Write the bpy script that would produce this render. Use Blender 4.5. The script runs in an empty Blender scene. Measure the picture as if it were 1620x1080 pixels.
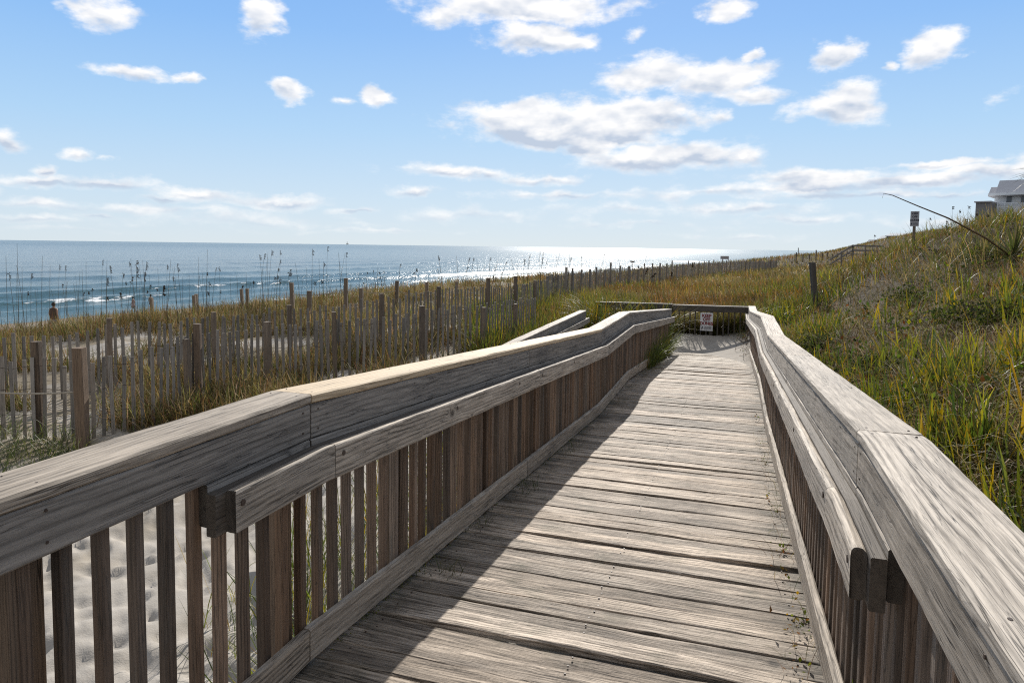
import bpy, math, random
import numpy as np
from mathutils import Vector, Matrix
R=math.radians
random.seed(7); rng=np.random.default_rng(11)
S=bpy.context.scene; COL=S.collection
# ------------------------------------------------------------------ camera
F=1080.; PITCH=R(4.0); ROLL=R(.75); YAW=R(18.1); CY=390+F*math.tan(PITCH)
fwd=np.array([-math.sin(YAW)*math.cos(PITCH),math.cos(YAW)*math.cos(PITCH),-math.sin(PITCH)])
r0=np.array([math.cos(YAW),math.sin(YAW),0.]); u0=np.cross(r0,fwd)
rgt=r0*math.cos(ROLL)+u0*math.sin(ROLL); upv=np.cross(rgt,fwd)
cd=bpy.data.cameras.new('camera'); cam=bpy.data.objects.new('camera',cd); COL.objects.link(cam); S.camera=cam
cam.matrix_world=Matrix(((rgt[0],upv[0],-fwd[0],0),(rgt[1],upv[1],-fwd[1],0),(rgt[2],upv[2],-fwd[2],0),(0,0,0,1)))
cd.sensor_width=36; cd.lens=24; cd.clip_start=.05; cd.clip_end=60000; cd.shift_y=(CY-540)/1620
def ray(x,y): return fwd+rgt*(x-810)/F-upv*(y-CY)/F
def at(x,y,D): return ray(x,y)*D
def xyD(x,D):
    d=r0*(x-810)/F+np.array([-math.sin(YAW),math.cos(YAW),0]); return d[:2]*D
# ------------------------------------------------------------------ light
SUN_EL=R(27.4); SUN_AZ=R(9.3)          # azimuth left of +Y
sd=np.array([-math.sin(SUN_AZ)*math.cos(SUN_EL),math.cos(SUN_AZ)*math.cos(SUN_EL),math.sin(SUN_EL)])
sl=bpy.data.lights.new('sun','SUN'); sl.energy=4.9; sl.angle=R(.53); sl.color=(1,.945,.865)
so=bpy.data.objects.new('sun',sl); COL.objects.link(so)
so.rotation_euler=Vector(sd).to_track_quat('Z','Y').to_euler(); so.location=(0,0,40)
S.view_settings.view_transform='Standard'; S.view_settings.look='None'; S.view_settings.gamma=1
S.view_settings.exposure=0.35
S.cycles.use_denoising=False; S.cycles.pixel_filter_type='BLACKMAN_HARRIS'; S.cycles.filter_width=1.15; S.cycles.sample_clamp_indirect=4; S.cycles.sample_clamp_direct=14; S.cycles.max_bounces=6; S.cycles.blur_glossy=.5
# ------------------------------------------------------------------ node helper
class N:
    def __init__(s,nt): s.nt=nt; s.n=nt.nodes; s.l=nt.links
    def new(s,t,**k):
        n=s.n.new(t)
        for a,v in k.items(): setattr(n,a,v)
        return n
    def put(s,sock,v):
        if v is None: return
        if hasattr(v,'is_output') or isinstance(v,bpy.types.NodeSocket): s.l.new(v,sock)
        else:
            if isinstance(v,(tuple,list)) and len(v)==3 and sock.type=='RGBA': v=(*v,1)
            sock.default_value=v
    def m(s,op,a,b=None,c=None,clamp=False):
        n=s.new('ShaderNodeMath',operation=op,use_clamp=clamp)
        for i,v in enumerate((a,b,c)):
            if v is not None: s.put(n.inputs[i],v)
        return n.outputs[0]
    def vm(s,op,a,b=None,out=0):
        n=s.new('ShaderNodeVectorMath',operation=op); s.put(n.inputs[0],a)
        if b is not None: s.put(n.inputs[1],b)
        return n.outputs[out]
    def mix(s,f,a,b,mode='MIX'):
        n=s.new('ShaderNodeMix',data_type='RGBA',blend_type=mode); s.put(n.inputs[0],f); s.put(n.inputs[6],a); s.put(n.inputs[7],b); return n.outputs[2]
    def rng(s,v,a,b,c=0.,d=1.,smooth=False):
        n=s.new('ShaderNodeMapRange'); 
        if smooth: n.interpolation_type='SMOOTHSTEP'
        s.put(n.inputs[0],v)
        for i,x in enumerate((a,b,c,d)): s.put(n.inputs[i+1],x)
        return n.outputs[0]
    def noise(s,vec,scale,det=3,rough=.55,dist=0.,out=0,dim='3D'):
        n=s.new('ShaderNodeTexNoise'); n.noise_dimensions=dim
        s.put(n.inputs['Vector'],vec); s.put(n.inputs['Scale'],scale); n.inputs['Detail'].default_value=det
        n.inputs['Roughness'].default_value=rough; n.inputs['Distortion'].default_value=dist; return n.outputs[out]
    def attr(s,name,out='Fac'):
        n=s.new('ShaderNodeAttribute',attribute_name=name); return n.outputs[out]
    def sep(s,v):
        n=s.new('ShaderNodeSeparateXYZ'); s.put(n.inputs[0],v); return n.outputs
    def com(s,x,y,z):
        n=s.new('ShaderNodeCombineXYZ'); s.put(n.inputs[0],x); s.put(n.inputs[1],y); s.put(n.inputs[2],z); return n.outputs[0]
def mat(name):
    m=bpy.data.materials.new(name); m.use_nodes=True; nt=m.node_tree; nt.nodes.clear(); n=N(nt)
    o=n.new('ShaderNodeOutputMaterial'); return m,n,o
def principled(n,o,col,rough=.8,spec=.3,bump=None,bs=.3,bd=.002):
    p=n.new('ShaderNodeBsdfPrincipled'); n.put(p.inputs['Base Color'],col); n.put(p.inputs['Roughness'],rough)
    n.put(p.inputs['Specular IOR Level'],spec)
    if bump is not None:
        b=n.new('ShaderNodeBump'); b.inputs['Strength'].default_value=bs; b.inputs['Distance'].default_value=bd
        n.put(b.inputs['Height'],bump); n.l.new(b.outputs[0],p.inputs['Normal'])
    n.l.new(p.outputs[0],o.inputs[0]); return p
# ------------------------------------------------------------------ world: sky with clouds that stand in fixed directions
W=bpy.data.worlds.new('World'); S.world=W; W.use_nodes=True; W.node_tree.nodes.clear(); n=N(W.node_tree)
wo=n.new('ShaderNodeOutputWorld'); bg=n.new('ShaderNodeBackground')
sky=n.new('ShaderNodeTexSky',sky_type='NISHITA'); sky.sun_disc=False; sky.sun_elevation=SUN_EL; sky.sun_rotation=-SUN_AZ
sky.altitude=0; sky.air_density=1.; sky.dust_density=.35; sky.ozone_density=2.2
tc=n.new('ShaderNodeTexCoord'); dv=n.vm('NORMALIZE',tc.outputs['Generated'])
dx,dy,dz=n.sep(dv)
# azimuth (radians right of the +Y axis rotated by YAW) and elevation
az=n.m('ADD',n.m('ARCTAN2',dx,dy),YAW); el=n.m('ARCSINE',dz)
p0=n.com(az,el,0)
# warp so that edges break up
wn=n.noise(n.vm('MULTIPLY',p0,(1,1.6,1)),9.,det=5,rough=.62,out=1)
wv=n.vm('MULTIPLY',n.vm('SUBTRACT',wn,(.5,.5,.5)),(.085,.042,0))
p1=n.vm('ADD',p0,wv)
wx,wy,_=n.sep(p1)
def azel(x,y):
    d=ray(x,y); d=d/np.linalg.norm(d); return math.atan2(d[0],d[1])+YAW, math.asin(d[2])
# (px, py, half width, half height up, thick 0..1)
CL=[(165,18,62,26,.8),(405,22,42,34,.8),(120,5,45,10,.6),(215,112,72,13,.75),(300,120,26,9,.7),(455,143,36,17,.85),(597,150,30,19,.85),(535,152,22,9,.5),
(830,12,190,26,.9),(690,20,50,20,.7),(840,62,82,28,1.),(900,70,55,16,.7),(1155,14,42,20,.8),(1010,50,22,10,.45),
(1030,118,85,32,.8),(1120,125,95,32,.85),(1185,148,60,18,.7),(1187,80,22,12,.7),(1325,88,38,24,.9),(1465,82,50,28,.9),(1405,108,15,8,.6),
(860,188,150,36,1.15),(1000,185,130,34,1.1),(900,215,170,24,1.2),(1140,188,28,14,.6),(1050,248,165,25,1.05),(930,235,60,16,.9),(1170,250,60,14,.7),
(1320,172,84,26,.9),(1345,150,55,22,.8),(720,272,125,13,.8),(860,285,85,11,.7),(655,305,48,10,.7),
(10,222,36,16,.8),(130,242,38,12,.8),(175,250,20,5,.5),(62,268,26,11,.8),(60,285,110,12,.8),(170,290,110,13,.8),(320,305,110,12,.8),(270,313,60,8,.7),(440,318,110,11,.8),(560,333,60,7,.6),(60,320,90,10,.7),(160,338,50,6,.6),(-60,300,60,20,.8),
(1250,300,230,15,.75),(1120,305,130,9,.55),(1290,285,110,16,1.),(1440,285,150,14,1.),(1560,270,90,16,1.),(1500,258,140,8,.8),(1640,262,60,24,1.),(1350,312,210,9,.7),(1250,345,140,8,.45),(300,352,60,7,.3),(400,365,50,5,.3),(1500,310,90,6,.6),
(-250,120,120,40,.8),(-420,250,160,30,.8),(1900,120,150,40,.8),(2100,260,180,30,.9),(1575,150,26,10,.22),(400,345,200,14,.5),(760,340,160,12,.42),(1000,330,160,12,.45),(1180,372,150,7,.4),(120,362,120,6,.45),(600,365,120,5,.4),(1500,355,120,8,.45),(250,330,260,9,.5),(900,312,200,9,.5),(1150,330,240,9,.5),(450,352,200,6,.45),(60,345,160,8,.5),(1300,278,200,12,.6),(1010,355,200,6,.4)]
fld=None; accv=None; acc0=None
for (x,y,a,b,t) in CL:
    A,E=azel(x,y); k=math.cos(math.atan((x-810)/F)); a_=a/F*k*k*1.12; b_=b/F*k*1.15
    v=n.vm('MULTIPLY',n.vm('SUBTRACT',p1,(A,E,0)),(1/a_,1/b_,0))
    f=n.m('MULTIPLY',n.m('SUBTRACT',1.,n.vm('LENGTH',v,out=1)),t)
    fld=f if fld is None else n.m('MAXIMUM',fld,f)
    w_=n.m('MAXIMUM',f,.0001); sc_=n.new('ShaderNodeVectorMath',operation='SCALE'); n.put(sc_.inputs[0],v); n.put(sc_.inputs[3],w_)
    accv=sc_.outputs[0] if accv is None else n.vm('ADD',accv,sc_.outputs[0]); acc0=w_ if acc0 is None else n.m('ADD',acc0,w_)
fine=n.noise(n.vm('MULTIPLY',p0,(1,1.9,1)),21.,det=8,rough=.6)
med=n.noise(n.vm('MULTIPLY',p0,(1,1.9,1)),10.,det=4,rough=.6)
dens=n.m('ADD',fld,n.m('MULTIPLY',n.m('SUBTRACT',fine,.5),1.15))
dens=n.m('ADD',dens,n.m('MULTIPLY',n.m('SUBTRACT',med,.5),.7))
cmask=n.rng(dens,.0,n.rng(el,.02,.2,.8,.5),0,1,smooth=True)
loc_y=n.m('DIVIDE',n.sep(accv)[1],acc0)
# relief: the same noise sampled a little higher gives bright tops, grey undersides
hi=n.noise(n.vm('ADD',n.vm('MULTIPLY',p0,(1,1.9,1)),(0,.020,0)),19.,det=3,rough=.45)
rel=n.m('SUBTRACT',n.noise(n.vm('MULTIPLY',p0,(1,1.9,1)),19.,det=3,rough=.45),hi)
thick=n.rng(fld,.25,.85,0,1,smooth=True)
under=n.rng(n.m('ADD',loc_y,n.m('MULTIPLY',n.m('SUBTRACT',med,.5),.9)),.22,-.45,0,1,smooth=True)
shade=n.m('SUBTRACT',n.m('ADD',1.0,n.m('MULTIPLY',rel,1.3)),n.m('MULTIPLY',n.m('MULTIPLY',under,n.rng(fld,.1,.6)),.62),clamp=False)
shade=n.m('SUBTRACT',shade,n.m('MULTIPLY',thick,.06))
ccol=n.mix(n.rng(shade,.45,1.05),(4.3,4.9,5.9),(8.6,8.4,8.2))
# grade of the clear sky: a touch bluer high up
hsv=n.new('ShaderNodeHueSaturation'); hsv.inputs['Saturation'].default_value=1.12; n.l.new(sky.outputs[0],hsv.inputs['Color'])
# the raw sky is far brighter round the sun than a photograph holds: compress it, keep its hue drift
cmp_=n.vm('DIVIDE',hsv.outputs[0],n.vm('ADD',n.vm('MULTIPLY',hsv.outputs[0],(.11,.11,.11)),(1,1,1)))
rp=n.new('ShaderNodeValToRGB'); n.put(rp.inputs[0],n.rng(el,0.,1.0)); cr_=rp.color_ramp
for i_,(p_,c_) in enumerate(((0.,(5.7,6.6,7.3)),(.06,(5.0,6.35,7.6)),(.16,(3.6,5.6,7.9)),(.29,(2.2,4.35,7.9)),(.40,(1.6,3.6,7.5)),(.62,(2.9,3.2,3.75)))):  # last stop is an unseen pale zenith, added for neutral fill light
    e_=cr_.elements[i_] if i_<2 else cr_.elements.new(p_)
    e_.position=p_; e_.color=(*[k/10 for k in c_],1)
rpc=n.vm('MULTIPLY',rp.outputs[0],(10,10,10))
skyc=n.mix(.16,rpc,cmp_)
# an unseen broken white cloud cover behind the camera, added to whiten the fill light
back=n.m('MULTIPLY',n.rng(n.m('ABSOLUTE',az),1.0,1.7,0,1,smooth=True),n.rng(n.noise(p0,2.2,det=5),.35,.6,.45,.95))
skyc=n.mix(back,skyc,(4.1,4.1,4.2))
fadeh=n.rng(el,.0,.08,.5,1.)
tot=n.mix(n.m('MULTIPLY',n.m('MULTIPLY',cmask,fadeh),.94),skyc,ccol)
n.put(bg.inputs['Color'],tot); bg.inputs['Strength'].default_value=.1
n.l.new(bg.outputs[0],wo.inputs[0])
W.cycles.sampling_method='MANUAL'; W.cycles.sample_map_resolution=512
# ------------------------------------------------------------------ tags
def tag(o,label=None,cat=None,group=None,kind=None):
    if label: o['label']=label
    if cat: o['category']=cat
    if group: o['group']=group
    if kind: o['kind']=kind
    return o
def thing(name,label,cat,loc=(0,0,0),rz=0,group=None):
    o=bpy.data.objects.new(name,None); COL.objects.link(o); o.location=loc; o.rotation_euler=(0,0,rz); o.empty_display_size=.2
    return tag(o,label,cat,group)
def child(o,parent):
    o.parent=parent; o.matrix_parent_inverse=Matrix.Identity(4); return o
# ------------------------------------------------------------------ mesh collector
class MB:
    """collects shapes; keeps a grain coordinate (gc) and a random number per board (rnd) on every vertex"""
    def __init__(s): s.v=[]; s.f=[]; s.gc=[]; s.rn=[]; s.nail=None; s.ends=False; s.caps=[]
    def sweep(s,pts,sec,side,up=(0,0,1),seed=None,jit=0.,step=None,mitre=True,taper=None):
        """pts: path, sec: list of (s,u) section points, side: side direction"""
        seed=rng.random() if seed is None else seed
        P=[np.array(p,float) for p in pts]; side=np.array(side,float); side/=np.linalg.norm(side)
        if step:
            Q=[]
            for a,b in zip(P[:-1],P[1:]):
                k=max(1,int(np.linalg.norm(b-a)/step))
                for i in range(k): Q.append(a+(b-a)*i/k)
            Q.append(P[-1]); P=Q
        base=len(s.v); m=len(sec); L=0; off=seed*37.; J=np.zeros(2*m)
        for i,p in enumerate(P):
            if i: L+=np.linalg.norm(p-P[i-1])
            d=P[min(i+1,len(P)-1)]-P[max(i-1,0)]; d/=np.linalg.norm(d)
            u=np.cross(d,side) if up is None else np.array(up,float)
            if np.dot(u,np.array([0,0,1.]))<0 and up is None: u=-u
            t=1 if taper is None else taper(i/(len(P)-1))
            if jit: J=J*.75+rng.normal(0,jit,2*m)*.6
            for j,(a,b) in enumerate(sec):
                q=p+side*(a*t+J[2*j])+u*(b*t+J[2*j+1])
                s.v.append(q); s.gc.append((L+off,a+off*.37,b+off*.11)); s.rn.append(seed)
        for i in range(len(P)-1):
            for j in range(m):
                k=(j+1)%m; s.f.append((base+i*m+j,base+i*m+k,base+(i+1)*m+k,base+(i+1)*m+j))
        s.caps+=[len(s.f),len(s.f)+1]; s.f.append(tuple(base+j for j in range(m))[::-1]); e=base+(len(P)-1)*m
        s.f.append(tuple(e+j for j in range(m)))
    def box(s,c,size,rot=None,ax=0,seed=None,bev=0.):
        """box centred at c; ax = grain axis"""
        seed=rng.random() if seed is None else seed
        x,y,z=[k/2 for k in size]; b0=len(s.v); off=seed*37.
        vs=[(-x,-y,-z),(x,-y,-z),(x,y,-z),(-x,y,-z),(-x,-y,z),(x,-y,z),(x,y,z),(-x,y,z)]
        for v in vs:
            q=np.array(v,float); g=[q[ax],q[(ax+1)%3],q[(ax+2)%3]]
            if rot is not None: q=np.array(rot)@q
            s.v.append(q+np.array(c,float)); s.gc.append((g[0]+off,g[1]+off*.37,g[2]+off*.11)); s.rn.append(seed)
        for f in ((3,2,1,0),(4,5,6,7),(0,1,5,4),(1,2,6,5),(2,3,7,6),(3,0,4,7)): s.f.append(tuple(b0+i for i in f))
    def tube(s,pts,rad,sides=6,seed=None):
        seed=rng.random() if seed is None else seed
        P=[np.array(p,float) for p in pts]; b0=len(s.v); L=0
        rad=[rad]*len(P) if np.isscalar(rad) else rad
        for i,p in enumerate(P):
            d=P[min(i+1,len(P)-1)]-P[max(i-1,0)]; d/=np.linalg.norm(d)+1e-9
            a=np.cross(d,(0,0,1.)) if abs(d[2])<.9 else np.cross(d,(1.,0,0)); a/=np.linalg.norm(a); b=np.cross(d,a)
            if i: L+=np.linalg.norm(p-P[i-1])
            for j in range(sides):
                t=2*math.pi*j/sides; s.v.append(p+(a*math.cos(t)+b*math.sin(t))*rad[i]); s.gc.append((L+seed*37,math.cos(t)*rad[i],math.sin(t)*rad[i])); s.rn.append(seed)
        for i in range(len(P)-1):
            for j in range(sides):
                k=(j+1)%sides; s.f.append((b0+i*sides+j,b0+i*sides+k,b0+(i+1)*sides+k,b0+(i+1)*sides+j))
        s.f.append(tuple(b0+j for j in range(sides))[::-1]); e=b0+(len(P)-1)*sides; s.f.append(tuple(e+j for j in range(sides)))
    def quad(s,a,b,c,d,seed=0.):
        i=len(s.v)
        for q in (a,b,c,d): s.v.append(np.array(q,float)); s.gc.append(tuple(q)); s.rn.append(seed)
        s.f.append((i,i+1,i+2,i+3))
    def build(s,name,mt,parent=None,origin=None,smooth=False,**kw):
        V=np.array(s.v,float)
        if origin is None: origin=(0,0,0) if parent is not None else V.mean(0)*(1,1,0)+(0,0,V[:,2].min())
        me=bpy.data.meshes.new(name); me.from_pydata((V-np.array(origin)).tolist(),[],s.f)
        a=me.attributes.new('gc','FLOAT_VECTOR','POINT'); a.data.foreach_set('vector',np.array(s.gc,np.float32).ravel())
        a=me.attributes.new('rnd','FLOAT','POINT'); a.data.foreach_set('value',np.array(s.rn,np.float32))
        import bmesh
        bm=bmesh.new(); bm.from_mesh(me); bmesh.ops.recalc_face_normals(bm,faces=bm.faces); bm.to_mesh(me); bm.free()
        me.materials.append(mt)
        if s.nail is not None:
            me.materials.append(M_iron); me.polygons.foreach_set('material_index',[1 if i>=s.nail else 0 for i in range(len(me.polygons))])
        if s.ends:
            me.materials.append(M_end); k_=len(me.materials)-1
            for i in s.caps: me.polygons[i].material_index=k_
        if smooth: me.polygons.foreach_set('use_smooth',[True]*len(me.polygons))
        o=bpy.data.objects.new(name,me); COL.objects.link(o); o.location=origin
        if parent is not None: child(o,parent)
        return tag(o,**kw) if kw else o
def rect(w,h,b=.004):
    x,y=w/2,h/2; b=min(b,x*.6,y*.6)
    return [(-x+b,-y),(x-b,-y),(x,-y+b),(x,y-b),(x-b,y),(-x+b,y),(-x,y-b),(-x,-y+b)]
def rnd_rect(w,h,r,k=4):
    out=[]
    for cx,cy,a0 in ((w/2-r,h/2-r,0),(-w/2+r,h/2-r,90),(-w/2+r,-h/2+r,180),(w/2-r,-h/2+r,270)):
        for i in range(k+1): a=R(a0+90*i/k); out.append((cx+r*math.cos(a),cy+r*math.sin(a)))
    return out[::1]
# ------------------------------------------------------------------ wood
def wood(name,light,dark,stain,bright=1.,contrast=1.,rough=.75,spec=.35,gscale=1.,moss=0.,knots=True,grey=0,ringw=.26,bs=.6,bd=.0025,var=.35,sand=False):
    m,n,o=mat(name); g=n.attr('gc','Vector'); rd=n.attr('rnd')
    gx,gy,gz=n.sep(g)
    base=n.com(gx,gy,gz)
    if knots:
        vo=n.new('ShaderNodeTexVoronoi',feature='F1'); n.put(vo.inputs['Vector'],n.vm('MULTIPLY',base,(3.2,5.,5.))); vo.inputs['Scale'].default_value=1.
        kd=vo.outputs['Distance']; kc=n.sep(vo.outputs['Color'])[0]; has=n.m('GREATER_THAN',kc,.74)
        bul=n.m('MULTIPLY',n.m('EXPONENT',n.m('MULTIPLY',n.m('POWER',kd,2.),-40.)),has)
    else: bul=0.
    w1=n.noise(n.vm('MULTIPLY',base,(1.1,5.,5.)),1.,det=2)
    # ring coordinate
    ring=n.m('ADD',n.m('MULTIPLY',n.m('ADD',gy,n.m('MULTIPLY',gz,1.)),330.*gscale),n.m('MULTIPLY',w1,26.))
    if knots: ring=n.m('ADD',ring,n.m('MULTIPLY',bul,16.))
    w2=n.noise(n.vm('MULTIPLY',base,(5.,60.,60.)),1.,det=3)
    ring=n.m('ADD',ring,n.m('MULTIPLY',w2,3.2))
    rs=n.m('SUBTRACT',1.,n.m('POWER',n.m('ADD',n.m('MULTIPLY',n.m('SINE',ring),.5),.5),2.6))
    fib=n.noise(n.vm('MULTIPLY',base,(12.,330.,330.)),1.,det=4,rough=.65)
    str_=n.noise(n.vm('MULTIPLY',base,(2.6,44.,44.)),1.,det=6,rough=.72)
    big=n.noise(n.vm('MULTIPLY',base,(1.3,7.,7.)),1.,det=4,rough=.6)
    crk=n.noise(n.vm('MULTIPLY',base,(1.1,46.,46.)),1.,det=2,rough=.4)
    cr=n.rng(n.m('ABSOLUTE',n.m('SUBTRACT',crk,.42)),.0,.012,1,0)
    crk2=n.noise(n.vm('MULTIPLY',base,(2.4,95.,95.)),1.,det=2,rough=.5)
    cr=n.m('MAXIMUM',cr,n.m('MULTIPLY',n.rng(n.m('ABSOLUTE',n.m('SUBTRACT',crk2,.47)),.0,.016,1,0),.8))
    cr=n.m('MULTIPLY',cr,n.rng(big,.40,.56,0.,1))
    rs=n.m('ADD',.55,n.m('MULTIPLY',n.m('SUBTRACT',rs,.55),n.m('ADD',.25,n.m('MULTIPLY',n.m('FRACT',n.m('MULTIPLY',rd,5.17)),1.5))))
    f=n.m('ADD',n.m('MULTIPLY',rs,ringw),n.m('MULTIPLY',n.rng(fib,.3,.7),.20)); f=n.m('ADD',f,n.m('MULTIPLY',n.rng(str_,.3,.68),.78-ringw))
    f=n.m('ADD',n.m('MULTIPLY',n.m('SUBTRACT',f,.5),contrast),.55,clamp=True)
    col=n.mix(f,dark,light)
    sm=n.rng(n.m('ADD',big,n.m('MULTIPLY',n.m('SUBTRACT',str_,.5),.8)),.5,.78,0,.8,smooth=True)
    col=n.mix(sm,col,stain)
    if knots:
        kk=n.m('MULTIPLY',n.rng(n.m('ADD',kd,n.m('MULTIPLY',n.m('SUBTRACT',w1,.5),.08)),.05,.15,1,0,smooth=True),has); col=n.mix(n.m('MULTIPLY',kk,.8),col,tuple(c*.35 for c in dark))
    col=n.mix(cr,col,tuple(c*.15 for c in dark))
    vr=n.m('ADD',1-var*.5,n.m('MULTIPLY',n.m('FRACT',n.m('MULTIPLY',rd,7.31)),var))
    warm=n.m('FRACT',n.m('MULTIPLY',rd,3.77))
    col=n.mix(n.m('MULTIPLY',warm,.35),col,(1.0,.88,.74),'MULTIPLY')
    if grey: col=n.mix(n.m('MULTIPLY',n.m('FRACT',n.m('MULTIPLY',rd,13.1)),grey),col,n.mix(f,(.05,.048,.045),(.24,.225,.205)))
    vb=n.m('MULTIPLY',vr,bright)
    sc=n.new('ShaderNodeVectorMath',operation='SCALE'); n.put(sc.inputs[0],col); n.put(sc.inputs[3],vb); col=sc.outputs[0]
    if moss:
        geo=n.new('ShaderNodeNewGeometry'); ms=n.noise(geo.outputs['Position'],5.,det=4)
        col=n.mix(n.m('MULTIPLY',n.rng(ms,.55,.7,0,1),moss),col,(.045,.05,.022))
    if sand:
        geo=n.new('ShaderNodeNewGeometry'); px,py,pz=n.sep(geo.outputs['Position'])
        sn=n.noise(geo.outputs['Position'],9.,det=5)
        sf=n.rng(n.m('ADD',py,n.m('MULTIPLY',n.m('SUBTRACT',sn,.5),5.)),13.5,18.5,0,.95,smooth=True)
        # dirt gathers along the two edges of the deck
        ed=n.rng(n.m('ABSOLUTE',n.m('ADD',px,.6)),.72,1.,0,1,smooth=True)
        ed=n.m('MULTIPLY',ed,n.rng(n.noise(geo.outputs['Position'],6.,det=5),.38,.62,0,1))
        col=n.mix(n.m('MULTIPLY',ed,.75),col,(.06,.055,.04))
        col=n.mix(sf,col,(.5,.44,.36))
    bh=n.m('ADD',n.m('MULTIPLY',f,.6),n.m('MULTIPLY',cr,-1.4))
    if knots: bh=n.m('ADD',bh,n.m('MULTIPLY',kk,-.6))
    principled(n,o,col,rough,spec,bh,bs,bd); return m
M_deck=wood('weathered deck wood',(.565,.48,.39),(.085,.064,.047),(.13,.108,.088),contrast=2.2,ringw=.13,moss=.35,bs=.8,bd=.005,var=.62,sand=True)
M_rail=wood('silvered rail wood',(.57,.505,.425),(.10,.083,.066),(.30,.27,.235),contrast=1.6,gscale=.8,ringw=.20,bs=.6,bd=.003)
M_shade=wood('weathered board toned for shade',(.40,.37,.335),(.08,.074,.068),(.14,.13,.125),contrast=1.3,gscale=.7,ringw=.28,bs=.7,bd=.003)  # darker copy of the rail wood, shade on the boards painted in
M_new=wood('newer tan cap wood',(.68,.56,.40),(.32,.235,.14),(.45,.36,.25),contrast=.9,gscale=.7,ringw=.35,bs=.4,bd=.002)
M_bal=wood('brown baluster wood',(.26,.17,.112),(.062,.042,.03),(.12,.105,.09),contrast=1.4,gscale=1.3,knots=False,bs=.6,var=.95,grey=.5)
M_post=wood('brown post wood',(.23,.165,.115),(.07,.05,.036),(.13,.105,.085),contrast=1.3,bs=.7,var=.5)
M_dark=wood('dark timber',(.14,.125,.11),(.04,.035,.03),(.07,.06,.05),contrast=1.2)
M_picket=wood('grey fence slat wood',(.35,.325,.295),(.12,.105,.09),(.19,.17,.15),contrast=1.1,knots=False,var=.5)
M_fpost=wood('fence post wood',(.27,.215,.165),(.075,.058,.045),(.15,.12,.095),contrast=1.2,var=.5)
M_end=wood('end grain darkened as shade',(.13,.11,.09),(.035,.03,.025),(.06,.05,.04),gscale=2.5,knots=False)  # weathered end grain, with the shade on the cut ends painted in
M_farwood=wood('far timber',(.3,.27,.24),(.12,.11,.1),(.2,.18,.16),knots=False)
def plain(name,c,rough=.7,spec=.3,vary=.15,scale=8.):
    m,n,o=mat(name); geo=n.new('ShaderNodeTexCoord'); q=n.noise(geo.outputs['Object'],scale,det=4)
    col=n.mix(n.rng(q,.3,.7),tuple(k*(1-vary) for k in c),tuple(min(1,k*(1+vary)) for k in c)); principled(n,o,col,rough,spec,q,.2,.003); return m
M_iron=plain('rusty nail',(.06,.04,.03),.6,.5)
M_rope=plain('weathered rope',(.42,.37,.3),.9,.1,.3,60.)
#================================================================== TERRAIN
CP=[]   # control points (X,Y,Z)
def c3(x,y,D): CP.append(at(x,y,D))
def cw(x,D,z): q=xyD(x,D); CP.append(np.array([q[0],q[1],z]))
for Y in (-6,-2,0,3,6,9,12,15,18): 
    CP.append((-1.2,Y,-2.85+.006*Y)); CP.append((-3.,Y,-2.8)); CP.append((.5,Y,-2.5 if Y>1 else -2.5))
for Y in (-4,0,3): CP+= [(.95,Y,-1.75),(1.7,Y,-1.5),(3.5,Y,-.95),(6,Y,-.3),(12,Y,1.2)]
CP+=[(-1.,20,-2.7),(-3.4,20.5,-2.6),(.8,19,-2.2),(-.5,22.5,-2.35),(-.5,26,-2.2),(-3.5,23,-2.3),(1.,6,-1.95),(1.,10,-2.0),(1.1,14,-2.1)]
for x,D,z in ((-200,8,-2.8),(10,9.5,-2.83),(125,9.4,-2.83),(240,10.2,-2.72),(330,11.3,-2.62),(480,12.8,-2.68),(620,13.4,-2.5),(760,14.5,-2.45),(850,17,-2.35),
  (90,11.8,-2.72),(280,12.8,-2.6),(410,14.2,-2.5),(640,16,-2.35),(880,26,-2.25),(960,35,-2.3),(1100,52,-2.35),(1225,80,-2.6),
  (-250,22,-2.9),(0,22,-2.75),(150,21,-2.55),(260,20,-2.45),(400,24,-2.55),(540,27,-2.35),(700,34,-2.3),(780,42,-2.4),(880,52,-2.45),(1000,70,-2.4),(1100,95,-2.2),(1200,130,-2.05),(1300,200,-1.5),(1400,300,-1.2),
  (500,18,-2.4),(600,22,-2.25),(1160,30,-2.15),(1120,40,-2.3),(1225,45,-2.2)): cw(x,D,z)
for p in ((1620,600,6),(1620,520,8.5),(1620,450,12),(1620,392,17),(1620,350,24),(1445,395,22),(1287,492,20.5),(1350,432,38),(1400,410,30),(1385,422,50),(1350,424,58),(1250,455,35),(1450,640,6.2),(1540,700,4.6),(1400,560,10),(1330,520,14),(1500,480,12),(1520,420,17),(1540,365,24),(1320,420,60),(1245,540,13)): c3(*p)
for p in ((1380,424,60),(1350,421,80),(1365,430,45),(1412,412,60),(1320,412,110),(1405,414,38),(1440,402,42)): c3(*p)
CP+=[(20,30,2.6),(30,380,-1.),(60,400,-.8),(0,400,-2.),(20,10,2.2),(20,-5,2.),(14,45,1.3),(20,80,1.6),(25,140,1.8),(40,250,2.5),(12,120,-.5),(40,40,3.2),(60,0,3),(60,100,3),(80,300,4),(0,-25,-1),(-14,-25,-2.8),(15,300,-1.4)]
CP=np.array([np.array(p,float) for p in CP])
def warpc(P):   # compress distance so that the fit is even in depth
    r=np.hypot(P[:,0],P[:,1])+1e-6; k=np.log1p(r/6.)*6./r; return P[:,:2]*k[:,None]
CW=warpc(CP)
def phi(r): return r*r*np.log(r+1e-6)
def fit():
    d=np.linalg.norm(CW[:,None]-CW[None],axis=2); K=phi(d)+np.eye(len(CW))*.25
    Pm=np.c_[np.ones(len(CW)),CW]; A=np.block([[K,Pm],[Pm.T,np.zeros((3,3))]])
    return np.linalg.solve(A,np.r_[CP[:,2],0,0,0])
WGT=fit()
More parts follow.
